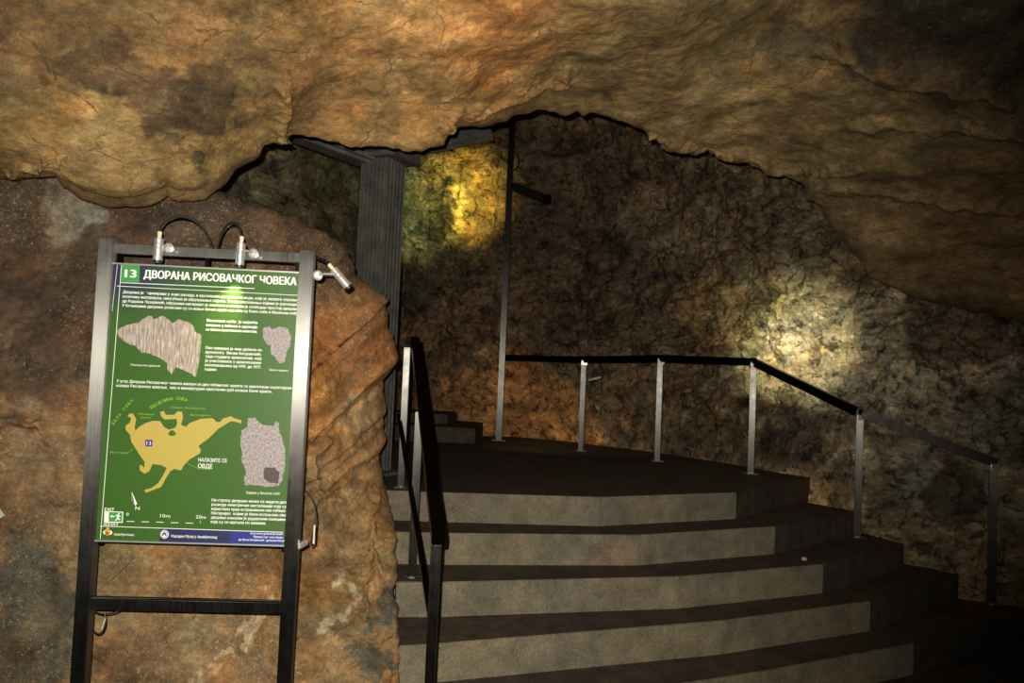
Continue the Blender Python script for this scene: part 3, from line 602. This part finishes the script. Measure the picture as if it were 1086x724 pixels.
# ------------------------------------------------------------------ information sign
SL = P(107, 383, 3.0); SR = P(320, 392, 3.05)
SL.z = 0; SR.z = 0
SW = (SR - SL).length; ang = math.atan2(SR.y - SL.y, SR.x - SL.x)
sign = thing('information_sign', 'tall steel-framed green information board with white lettering and a yellow cave map', 'sign', SL, ang)
Ms = Matrix.Translation(SL) @ Matrix.Rotation(ang, 4, 'Z'); Msi = Ms.inverted(); MsR = Msi.to_3x3()
YF = -0.012
def S(px, py, y=YF):
    o = Msi @ EYE; r = MsR @ (FW + (px - CX) / F_PX * RT - (py - CY) / F_PX * UP); t = (y - o.y) / r.y; p = o + r * t
    return p.x, p.z
zl = S(115, 253)[1]; zr = S(328, 266)[1]
for x, zt in ((0, zl), (SW, zr)):
    bm = bmesh.new(); box(bm, (x - 0.026, -0.026, 0), (x + 0.026, 0.026, zt), 0.003); bm_obj('post', bm, STEEL, sign)
zb = S(200, 267)[1]; bm = bmesh.new(); box(bm, (0.026, -0.008, zb - 0.018), (SW - 0.026, 0.028, zb + 0.018), 0.002); bm_obj('crossbar', bm, STEEL, sign)
zb2 = S(195, 642)[1]; bm = bmesh.new(); box(bm, (0.026, -0.02, zb2 - 0.021), (SW - 0.026, 0.02, zb2 + 0.021), 0.002); bm_obj('crossbar', bm, STEEL, sign)
zpt = S(220, 285)[1]; zpb = S(203, 575)[1]
bm = bmesh.new(); box(bm, (SW * 0.48, 0.004, zpt - 0.02), (SW * 0.48 + 0.016, 0.018, zb), 0.001); bm_obj('centre_strut', bm, STEEL_D, sign)
for x in (0.032, SW - 0.046):
    bm = bmesh.new(); box(bm, (x, 0.0, zpb - 0.02), (x + 0.014, 0.02, zb - 0.01), 0.001); bm_obj('side_channel', bm, STEEL_D, sign)
# panel print: deep green with navy header corner
def panel_mat():
    mt, nt, b = mat_new('green_panel_print'); N = nt.nodes; Lk = nt.links
    tc = N.new('ShaderNodeTexCoord'); sx = N.new('ShaderNodeSeparateXYZ'); Lk.new(tc.outputs['Object'], sx.inputs[0])
    def rg(i, a, c):
        r = N.new('ShaderNodeMapRange'); r.interpolation_type = 'SMOOTHSTEP'; r.inputs[1].default_value = a; r.inputs[2].default_value = c; Lk.new(sx.outputs[i], r.inputs[0]); return r.outputs[0]
    def mul(a, c):
        m_ = N.new('ShaderNodeMath'); m_.operation = 'MULTIPLY'; Lk.new(a, m_.inputs[0]); Lk.new(c, m_.inputs[1]); return m_.outputs[0]
    f = mul(rg(0, 0.42, 0.05), rg(2, zpt - 0.24, zpt - 0.03))
    mx = N.new('ShaderNodeMix'); mx.data_type = 'RGBA'; mx.inputs[6].default_value = (0.038, 0.11, 0.014, 1); mx.inputs[7].default_value = (0.022, 0.022, 0.07, 1); Lk.new(f, mx.inputs[0])
    Lk.new(mx.outputs[2], b.inputs['Base Color']); b.inputs['Roughness'].default_value = 0.42
    return mt
PANEL = panel_mat()
XL, XR = 0.024, SW - 0.024
bm = bmesh.new(); box(bm, (XL + 0.004, YF, zpb), (XR - 0.004, YF + 0.008, zpt), 0.0008); panel = bm_obj('information_panel', bm, PANEL, sign)
for za in (zpt, zpb - 0.006):
    bm = bmesh.new(); box(bm, (XL, YF - 0.002, za), (XR, YF + 0.01, za + 0.006)); bm_obj('panel_edging', bm, ALU, panel)
def poly(name, pts, mat, lay=1, parent=panel, z=None, conv=True):
    q = [S(*p) if conv else p for p in pts]; y = YF - 0.0006 * lay
    me = bpy.data.meshes.new(name); v = [(a, y, c) for a, c in q]
    tri = tessellate_polygon([[Vector((a, c, 0)) for a, c in q]]); me.from_pydata(v, [], [tuple(t) for t in tri]); me.update()
    bm = bmesh.new(); bm.from_mesh(me)
    for f in bm.faces:
        f.normal_update()
        if f.normal.y > 0: f.normal_flip()
    bm.to_mesh(me); bm.free()
    return link(name, me, mat, parent)
def text(name, lines, mat, bold=0.0, lay=3, merge=True):
    """lines: (string, x0, y0, x1, cap height px[, rotation]) in one mesh"""
    bm = bmesh.new(); y = YF - 0.0006 * lay
    for ln in lines:
        s, x0, y0, x1, cap = ln[:5]; rot = ln[5] if len(ln) > 5 else 0
        cu = bpy.data.curves.new('t', 'FONT'); cu.body = s; cu.resolution_u = 2; cu.size = 1
        to = bpy.data.objects.new('t', cu); me = bpy.data.meshes.new_from_object(to)
        xs = [v.co.x for v in me.vertices]
        if not xs: continue
        mnx, mxx = min(xs), max(xs); a = S(x0, y0)
        pxm = 3.0 / F_PX; wd = (x1 - x0) * pxm / (mxx - mnx); hh = cap * pxm / 0.72
        for v in me.vertices:
            lx = (v.co.x - mnx) * wd; lz = v.co.y * hh
            v.co = Vector((a[0] + lx * math.cos(rot) - lz * math.sin(rot), y, a[1] + lx * math.sin(rot) + lz * math.cos(rot)))
        bm.from_mesh(me)
        if bold:
            for kx, kz in ((bold, 0), (-bold, 0), (0, bold * 0.6)):
                m2_ = me.copy()
                for v in m2_.vertices: v.co += Vector((kx * cap * pxm * 1.2, -0.00004 * (1 if kx > 0 else 2 if kx < 0 else 3), kz * cap * pxm * 1.2))
                bm.from_mesh(m2_); bpy.data.meshes.remove(m2_)
        bpy.data.meshes.remove(me); bpy.data.objects.remove(to); bpy.data.curves.remove(cu)
    for f in bm.faces:
        f.normal_update()
        if f.normal.y > 0: f.normal_flip()
    me = bpy.data.meshes.new(name); bm.to_mesh(me); bm.free()
    return link(name, me, mat, panel)
GREENB = plain('bright_green_print', (0.05, 0.28, 0.06), 0.5, var=0.02)
NAVY = plain('navy_print', (0.012, 0.016, 0.085), 0.5, var=0.02); BLUE = plain('blue_print', (0.012, 0.022, 0.22), 0.5, var=0.02)
YEL = plain('ochre_map_print', (0.45, 0.345, 0.07), 0.5, var=0.03); LIME = plain('lime_print', (0.20, 0.45, 0.02), 0.5, var=0.02)
DG = plain('dark_green_print', (0.035, 0.11, 0.012), 0.5, var=0.02); RED = plain('red_print', (0.45, 0.06, 0.04), 0.5, var=0.05); GOLD = plain('gold_print', (0.6, 0.42, 0.08), 0.5, var=0.05)
def crystal(name, c0, c1, stripes, dark=0.6):
    mt, nt, b = mat_new(name); N = nt.nodes; Lk = nt.links
    tc = N.new('ShaderNodeTexCoord'); mp = N.new('ShaderNodeMapping'); mp.inputs['Scale'].default_value = (170, 1, 170 / stripes); Lk.new(tc.outputs['Object'], mp.inputs[0])
    nz = N.new('ShaderNodeTexNoise'); nz.inputs['Scale'].default_value = 1; nz.inputs['Detail'].default_value = 6; nz.inputs['Roughness'].default_value = 0.75; Lk.new(mp.outputs[0], nz.inputs['Vector'])
    cr = N.new('ShaderNodeValToRGB'); e = cr.color_ramp.elements; e[0].position = 0.33; e[0].color = (*[c * (1 - dark) for c in c0], 1); e[1].position = 0.66; e[1].color = (*c1, 1)
    k = e.new(0.47); k.color = (*c0, 1); Lk.new(nz.outputs['Fac'], cr.inputs[0]); Lk.new(cr.outputs[0], b.inputs['Base Color']); b.inputs['Roughness'].default_value = 0.5
    return mt
CR1 = crystal('striped_crystal_print', (0.30, 0.24, 0.20), (0.62, 0.56, 0.52), 9); CR2 = crystal('grey_crystal_print', (0.26, 0.22, 0.22), (0.48, 0.43, 0.44), 1.8)
z1 = lambda a: (115 + a[0] / 5.17, 330 + a[1] / 5.17); z3 = lambda a: (100 + a[0] / 4.936, 420 + a[1] / 4.936); z4 = lambda a: (95 + a[0] / 4.936, 510 + a[1] / 4.936)
def rough(pts, amp=3):
    out = []
    for i, p in enumerate(pts):
        q = pts[(i + 1) % len(pts)]; n = 4
        for k in range(n):
            t = k / n; out.append((p[0] + (q[0] - p[0]) * t + (random.uniform(-amp, amp) if k else 0), p[1] + (q[1] - p[1]) * t + (random.uniform(-amp, amp) if k else 0)))
    return out
s1 = rough([(46, 105), (100, 75), (160, 65), (215, 25), (240, 28), (250, 45), (300, 25), (330, 45), (355, 65), (385, 42), (440, 60), (465, 80), (480, 115), (512, 130), (510, 170), (500, 260), (480, 360), (440, 335), (370, 305), (345, 345), (325, 320), (325, 285), (270, 250), (220, 230), (180, 225), (150, 190), (100, 175), (60, 140)])
s2 = rough([(850, 90), (880, 82), (900, 100), (940, 82), (985, 95), (1002, 140), (995, 190), (975, 230), (965, 280), (935, 285), (915, 250), (890, 230), (892, 190), (865, 175), (848, 140)])
s3 = rough([(805, 115), (845, 112), (855, 130), (880, 150), (940, 155), (945, 130), (968, 140), (970, 190), (985, 220), (1000, 290), (1000, 350), (985, 440), (960, 470), (900, 475), (860, 465), (790, 465), (785, 430), (795, 395), (770, 330), (775, 300), (765, 250), (770, 180), (800, 160)])
tag(poly('specimen_picture', [z1((a + 8, b_ + 8)) for a, b_ in s1], DG, 1), 'dark printed edge beside the striped crystal picture'); poly('specimen_picture', [z1(p) for p in s1], CR1, 2)['label'] = 'printed picture of a broad striped crystal slab'
poly('specimen_picture', [z1((a + 8, b_ + 8)) for a, b_ in s2], DG, 1)['label'] = 'dark printed edge beside the small crystal picture'; poly('specimen_picture', [z1(p) for p in s2], CR2, 2)['label'] = 'printed picture of a small grey crystal'
poly('specimen_picture', [z3((a + 8, b_ + 8)) for a, b_ in s3], DG, 1)['label'] = 'dark printed edge beside the tall crystal picture'; poly('specimen_picture', [z3(p) for p in s3], CR2, 2)['label'] = 'printed picture of a tall grey crystal block'
poly('specimen_shade', [z3(p) for p in rough([(892, 375), (945, 372), (972, 400), (965, 455), (915, 450), (888, 430)])], plain('dark_crystal_print', (0.06, 0.045, 0.04), 0.5), 3)
mapo = [(185, 90), (205, 92), (220, 120), (212, 160), (215, 180), (235, 160), (270, 140), (310, 128), (345, 130), (365, 160), (390, 175), (425, 165), (435, 140), (430, 118), (370, 122), (350, 105), (345, 82), (365, 78), (375, 98), (420, 97), (435, 80), (460, 80), (465, 110), (455, 150), (480, 160), (500, 140), (560, 118), (620, 115), (640, 135), (660, 135), (672, 118), (715, 105), (730, 115), (770, 125), (770, 142), (740, 134), (715, 130), (690, 145), (650, 170), (600, 220), (545, 260), (558, 280), (555, 298), (500, 330), (470, 360), (455, 388), (420, 380), (400, 390), (375, 430), (350, 475), (310, 490), (270, 505), (262, 490), (300, 480), (335, 455), (360, 415), (380, 375), (350, 360), (305, 355), (290, 390), (265, 405), (240, 390), (238, 360), (250, 362), (262, 375), (265, 345), (240, 310), (215, 270), (195, 240), (187, 200), (165, 175), (165, 155), (185, 140), (195, 115), (175, 105)]
poly('cave_map', [z3((a + 4, b_ + 4)) for a, b_ in mapo], DG, 1)['label'] = 'dark printed rim of the map'; poly('cave_map', [z3(p) for p in mapo], YEL, 2)
poly('map_island', [z3((408 + 19 * math.cos(t) * (1 + 0.2 * math.sin(3 * t)), 193 + 15 * math.sin(t))) for t in [k * math.pi / 8 for k in range(16)]], DG, 3)
poly('map_marker', [z3(p) for p in ((268, 228), (305, 228), (305, 262), (268, 262))], BLUE, 3)
text('map_number', [('13', 155.6, 471.4, 160.2, 3.8)], WHITEP, 0.0, 4)
poly('number_square', [(128.6, 280), (148.5, 281.2), (147.6, 299.6), (127.6, 298.6)], GREENB, 1)
text('number', [('13', 132.8, 293.8, 144.0, 8.4)], WHITEP, 0.06, 3)
text('title', [('ДВОРАНА РИСОВАЧКОГ ЧОВЕКА', 152.8, 294.6, 312.5, 8.4)], WHITEP, 0.045, 3)
def line(name, a, b_, wd, mat=WHITEP, lay=2):
    p, q = Vector(S(*a)), Vector(S(*b_)); n = Vector((-(q - p).y, (q - p).x)).normalized() * wd / 2
    return poly(name, [tuple(p + n), tuple(q + n), tuple(q - n), tuple(p - n)], mat, lay, conv=False)
line('ruled_line', (128.5, 299.6), (270, 305.9), 0.0025); line('ruled_line', (124, 303.2), (317, 313.2), 0.002); line('ruled_line', (129, 281), (106.5, 571), 0.0022); line('ruled_line', (124.6, 281), (119, 330), 0.0014)
line('ruled_line', (106, 557.6), (300.5, 564.2), 0.0022)
para1 = ['Дворана је формирана у зони раседа, а ерозивним деловањем воде, које је захвато огромну', 'количину материјала, омогућено је обрушавање стропа. Током откопавања којима је руководио', 'др Радован Лазаревић, обрушени материјал је изнешен и створен је слободан простор дворане.', 'У бочницима дворане уклесани су са мањи бочни одаје као што су Бела соба и Весељна соба.']
text('paragraph', [(s, 130.5 - 0.3 * i, 310.8 + 4.75 * i, 314.5, 3.0) for i, s in enumerate(para1)], WHITEP, 0.02)
text('paragraph', [('Веселине соба  је највећа', 219.4, 341, 272.5, 3.0), ('каверна у пећини и одликује', 218.6, 345.8, 272.3, 3.0), ('се белим кристалним накитом.', 218.2, 350.5, 272.2, 3.0)], WHITEP, 0.035)
text('paragraph', [(s, 218 - 0.15 * i, 369.9 + 4.55 * i, x, 3.0) for i, (s, x) in enumerate([('Ова каверна је име добила по', 277), ('археологу  Весни Богдановић,', 276.5), ('тада студенту археологије, која', 276.5), ('је учествовала у археолошким', 276), ('ископавањима од 1975. до 1977.', 276), ('године.', 230)])], WHITEP, 0.02)
text('paragraph', [('У углу Дворане Рисовачког човека налази се део пећинског накита са заштитном скулптуром', 123.8, 405.2, 305.5, 3.0), ('назван Рисовачке кракље,  као и минијатурни кристални руб назван Бели кракљ.', 123.3, 409.9, 285.5, 3.0)], WHITEP, 0.015)
for ln in [('Рисовачке кракље', 139, 387.7, 169, 2.2), ('Бели кракљ', 286, 393, 306, 2.2), ('Зидови у Веселој соби', 261, 523.3, 296, 2.6)]: text('caption', [ln], WHITEP, 0.0)
text('paragraph', [(s, 224.7 - 0.2 * i, 531.3 + 4.6 * i, x, 3.0) for i, (s, x) in enumerate([('На стропу дворане може се видети део', 302.4), ('развода електричне инсталације коју су', 302.2), ('користили први истраживачи ове пећине.', 302), ('Материјал  којим је била испуњена ова', 301.8), ('дворана изношен је рударским колицима', 301.5), ('која су се кретала по шинама.', 281)])], WHITEP, 0.02)
text('here_text', [('НАЛАЗИТЕ СЕ', 210.4, 489.2, 240, 3.9)], WHITEP, 0.01); text('here_text', [('ОВДЕ', 210, 496, 225, 4.6)], WHITEP, 0.015)
line('pointer_line', z3((330, 285)), z3((500, 355)), 0.0012, LIME, 4); line('pointer_line', z3((500, 355)), z3((545, 380)), 0.0012, LIME, 4); line('pointer_line', z3((545, 380)), z3((612, 382)), 0.0012, LIME, 4)
line('pointer_line', z3((178, 298)), z3((205, 272)), 0.001, LIME, 4)
arc = []
for i, ch_ in enumerate('БЕЛА СОБА'):
    if ch_ != ' ': arc.append((ch_, 121 + i * 2.0 + 0.04 * i * i, 450.5 - i * 3.0, 123.4 + i * 2.0 + 0.04 * i * i, 3.0, math.radians(62 - 3 * i)))
for i, ch_ in enumerate('ВЕСЕЛИНА СОБА'):
    if ch_ != ' ': arc.append((ch_, 161 + i * 2.9, 433.6 - 9.0 * math.sin(i / 12 * 2.2) - 0.1 * i, 163.6 + i * 2.9, 3.2, math.radians(45 - 5 * i)))
arc += [('Галерија у Веселиној соби', 181, 432.6, 217, 2.0), ('Рисовачке', 147, 439.6, 163, 2.0), ('кракље', 149, 443.2, 160, 2.0), ('Бели кракљ', 202, 440.5, 223, 2.0), ('Бели ходник', 117, 480.3, 136, 2.2)]
text('map_caption', arc[:8], LIME, 0.02); text('map_caption', arc[8:20], LIME, 0.02)
for ln in arc[20:]: text('map_caption', [ln], LIME, 0.0)
for a in ((195, 235, 210), (272, 312, 212), (350, 388, 214), (425, 465, 217), (503, 543, 219)): line('scale_dash', z4((a[0], a[2])), z4((a[1], a[2] + 1)), 0.0022)
line('scale_dash', z4((580, 205)), z4((580, 222)), 0.001)
for ln in [('0', *z4((192, 180)), 95 + 206 / 4.936, 3.2), ('10m', *z4((370, 189)), 95 + 421 / 4.936, 3.6), ('20m', *z4((556, 195)), 95 + 608 / 4.936, 3.6)]: text('scale_text', [ln], WHITEP)
poly('north_arrow', [z4(p) for p in ((222, 55), (250, 120), (240, 125), (250, 148), (222, 95))], WHITEP, 2); poly('north_arrow', [z4(p) for p in ((224, 62), (238, 122), (224, 95))], NAVY, 3)
text('north_letter', [('N', *z4((240, 150)), 95 + 262 / 4.936, 3.8)], WHITEP)
poly('exit_pictogram', [z4(p) for p in ((78, 157), (177, 160), (174, 218), (76, 216))], WHITEP, 2); poly('exit_pictogram', [z4(p) for p in ((103, 161), (173, 164), (170, 213), (101, 212))], GREENB, 3)
poly('exit_pictogram', [z4(p) for p in ((108, 183), (120, 176), (120, 181), (133, 182), (133, 187), (120, 186), (120, 191))], WHITEP, 4)
poly('exit_pictogram', [z4(p) for p in ((138, 178), (148, 174), (156, 178), (163, 186), (158, 188), (154, 184), (152, 192), (162, 200), (158, 204), (148, 198), (142, 206), (134, 207), (134, 203), (140, 201), (145, 190), (146, 182), (140, 183))], WHITEP, 4)
poly('exit_pictogram', [z4((154 + 4 * math.cos(t), 171 + 4 * math.sin(t))) for t in [k * math.pi / 4 for k in range(8)]], WHITEP, 4)
for ln in [('EXIT', *z4((80, 155)), 95 + 128 / 4.936, 3.4), ('ИЗЛАЗ', *z4((76, 231)), 95 + 146 / 4.936, 2.8)]: text('exit_text', [ln], WHITEP, 0.02)
# bottom band, green turning navy then blue
poly('footer_band', [(170, 560.4), (245, 562.8), (243.5, 576.4), (169, 574.0)], NAVY, 1); poly('footer_band', [(245, 562.8), (300.8, 564.8), (300, 577.9), (243.5, 576.4)], BLUE, 1)
cx_, cy_ = z4((95, 265))
def disc(name, c, r, mat, lay, n=14): return poly(name, [(c[0] + r * math.cos(2 * math.pi * k / n), c[1] + r * math.sin(2 * math.pi * k / n)) for k in range(n)], mat, lay)
disc('town_crest', (cx_ - 2.6, cy_ + 0.6), 2.2, WHITEP, 2); disc('town_crest', (cx_ + 2.8, cy_ + 0.8), 2.2, WHITEP, 2); disc('town_crest', (cx_, cy_ + 0.4), 3.4, GOLD, 3); disc('town_crest', (cx_ - 0.4, cy_ + 1.2), 1.9, RED, 4); disc('town_crest', (cx_ + 0.2, cy_ - 3.3), 1.6, GOLD, 3)
mc = z4((393, 278)); disc('museum_logo', mc, 4.6, WHITEP, 2, 20); disc('museum_logo', mc, 3.9, NAVY, 3, 20); disc('museum_logo', mc, 3.2, WHITEP, 4, 20)
poly('museum_logo', [(mc[0] - 2.2, mc[1] + 1.6), (mc[0] - 2.2, mc[1] - 0.8), (mc[0], mc[1] - 2.6), (mc[0] + 2.2, mc[1] - 0.8), (mc[0] + 2.2, mc[1] + 1.6), (mc[0] + 0.8, mc[1] + 1.6), (mc[0] + 0.8, mc[1]), (mc[0] - 0.8, mc[1]), (mc[0] - 0.8, mc[1] + 1.6)], NAVY, 5)
for ln in [('Аранђеловац', *z4((128, 283)), 95 + 230 / 4.936, 2.4), ('Народни Музеј у Аранђеловцу', *z4((428, 293)), 95 + 662 / 4.936, 2.8), ('Аутор текста: др Весна Васиљевић', *z4((842, 277)), 95 + 1010 / 4.936, 2.1), ('Превод и графичка обрада', *z4((858, 295)), 95 + 1010 / 4.936, 2.1), ('др Весна Богдановић,  др Бране Васић', *z4((780, 310)), 95 + 1018 / 4.936, 2.1)]: text('footer_text', [ln], WHITEP, 0.01)

# ------------------------------------------------------------------ small spotlights on the sign
def W(px, py, y): x, z = S(px, py, y); return Ms @ Vector((x, y, z))
def lamp(label, top, bot, clip, cable, y=-0.06):
    a = W(*top, y); b_ = W(*bot, y); d = (b_ - a).normalized()
    t = thing('clip_spotlight', label, 'spotlight', a, 0, 'small spotlights clipped to the information sign')
    L = (b_ - a).length; r = 0.017
    bm = bmesh.new(); prof = [(0.0, 0.45), (0.003, 0.95), (0.006, 1), (L * 0.25, 1), (L * 0.27, 0.94), (L * 0.3, 1), (L * 0.45, 1), (L * 0.47, 0.94), (L * 0.5, 1), (L * 0.9, 1), (L * 0.91, 1.06), (L, 1.06)]
    tube(bm, [d * s for s, k in prof], [r * k for s, k in prof], 20); body = bm_obj('lamp_body', bm, ALU, t, False)
    bm = bmesh.new(); tube(bm, [d * (L + 0.0002), d * (L + 0.009)], [r * 0.98, r * 0.92], 20); bm_obj('lens_hood', bm, RUBBER, body)
    bm = bmesh.new(); tube(bm, [d * -0.024, d * -0.022, d * -0.012, d * -0.0115, d * 0.001], [0.005, 0.0085, 0.0085, 0.0075, 0.0075], 10); bm_obj('cable_gland', bm, BRASS, t)
    c = W(*clip, -0.03)
    bm = bmesh.new(); mid = a + d * L * 0.4
    tube(bm, bez(mid - a, mid - a + Vector((0.01, -0.01, 0.008)), c - a + Vector((0, -0.02, 0.006)), c - a, 8), 0.0042, 8)
    br = bm_obj('swivel_bracket', bm, ALU, t)
    bm = bmesh.new(); n = Vector((math.sin(ang), -math.cos(ang), 0)) ; tube(bm, [c - a - n * 0.012, c - a + n * 0.006, c - a + n * 0.009], [0.019, 0.019, 0.012], 18); tube(bm, [c - a + n * 0.008, c - a + n * 0.014], [0.007, 0.006], 6); bm_obj('clamp_disc', bm, ALU, t)
    pts = [W(*p[:2], p[2]) - a for p in cable]; bm = bmesh.new()
    for k in range(2):
        o2 = Vector((0.004 * k, 0.006 * k, 0.007 * k)); q = bez(a * 0 - d * 0.02, pts[0] + o2, pts[1] + o2, pts[2], 22)
        tube(bm, q, 0.0036, 8)
    bm_obj('cable', bm, RUBBER, t)
    return b_, d
b1, d1 = lamp('small aluminium spotlight clipped to the left end of the sign top bar', (169, 252), (167, 276), (179, 263), [(168, 228, -0.05), (214, 214, 0.01), (226, 268, 0.02)])
b2, d2 = lamp('small aluminium spotlight clipped right of centre on the sign top bar', (256, 257), (254, 281), (269, 269), [(252, 228, -0.05), (235, 232, 0.01), (229, 268, 0.02)])
b3, d3 = lamp('small aluminium spotlight sticking out beyond the right post of the sign', (353, 285), (369, 304), (337, 292), [(346, 278, -0.03), (342, 276, 0.0), (333, 272, 0.02)], y=-0.02)
spot('sign_lamp_light', b2 + d2 * 0.03, W(240, 330, YF), 8, (1.0, 0.95, 0.35), 60, 1.0, 0.008)
spot('sign_lamp_light', b1 + d1 * 0.03, W(175, 330, YF), 0.12, (1.0, 0.9, 0.6), 60, 1.0, 0.008)
spot('sign_side_light', b3 + d3 * 0.03, P(385, 440, 4.0), 1.6, (1.0, 0.85, 0.6), 75, 1.0, 0.008)

# cable loops on the sign frame
lp = W(335, 545, 0.0)
cl = thing('cable_loop', 'black cable loop with clear tie on the right post of the sign', 'cable', W(320, 576, 0.0), 0)
o0 = cl.location.copy()
bm = bmesh.new(); tube(bm, [Vector(p) - o0 for p in bez(W(324, 520, 0.02), W(336, 532, 0.0), W(337, 550, 0.0), W(332, 577, 0.0), 18)] + [Vector(p) - o0 for p in bez(W(330.5, 578, 0.0), W(328, 576, 0.0), W(333, 568, 0.0), W(333, 556, 0.0), 8)], 0.0032, 8); bm_obj('cable', bm, RUBBER, cl)
bm = bmesh.new(); bar(bm, W(333, 576, 0.004) - o0, W(334, 556, 0.004) - o0, 0.02, 0.006, 0.001); bm_obj('cable_tie', bm, plain('clear_tie', (0.6, 0.58, 0.54), 0.3), cl)
bm = bmesh.new(); bar(bm, W(317, 579, -0.03) - o0, W(325, 574, -0.0) - o0, 0.018, 0.02, 0.002); bar(bm, W(317, 572, -0.03) - o0, W(317, 582, -0.03) - o0, 0.012, 0.004, 0.001); bm_obj('clamp', bm, ALU, cl)
c2 = thing('cable_loop', 'black cable loop hanging under the lower crossbar of the sign', 'cable', W(105, 650, 0.01), 0); o0 = c2.location.copy()
bm = bmesh.new(); tube(bm, [p - o0 for p in bez(W(97, 645, 0.02), W(104, 654, 0.01), W(120, 652, 0.01), W(130, 645, 0.02), 14)], 0.003, 8)
tube(bm, [p - o0 for p in bez(W(111, 648, 0.01), W(115, 666, 0.0), W(106, 680, 0.0), W(98, 667, 0.02), 14)], 0.0032, 8); bm_obj('cable', bm, RUBBER, c2)
bm = bmesh.new(); bar(bm, W(112, 655, 0.002) - o0, W(108, 668, 0.002) - o0, 0.007, 0.004, 0.001); bm_obj('cable_tie', bm, plain('grey_tie', (0.5, 0.5, 0.46), 0.3), c2)
# pale tag on the rock at the left
tg = P(-1, 545, 3.22)
bm = bmesh.new(); r = bmesh.ops.create_cube(bm, size=1); bmesh.ops.transform(bm, matrix=Matrix.Rotation(0.9, 4, 'Y') @ Matrix.Diagonal((0.035, 0.004, 0.03, 1)), verts=r['verts'])
bmesh.ops.bevel(bm, geom=bm.edges[:], offset=0.001, segments=1, affect='EDGES')
o = bm_obj('paper_tag', bm, plain('pale_tag', (0.45, 0.5, 0.44), 0.6)); o.location = tg; tag(o, 'small pale tag on the brown rock left of the sign', 'tag')
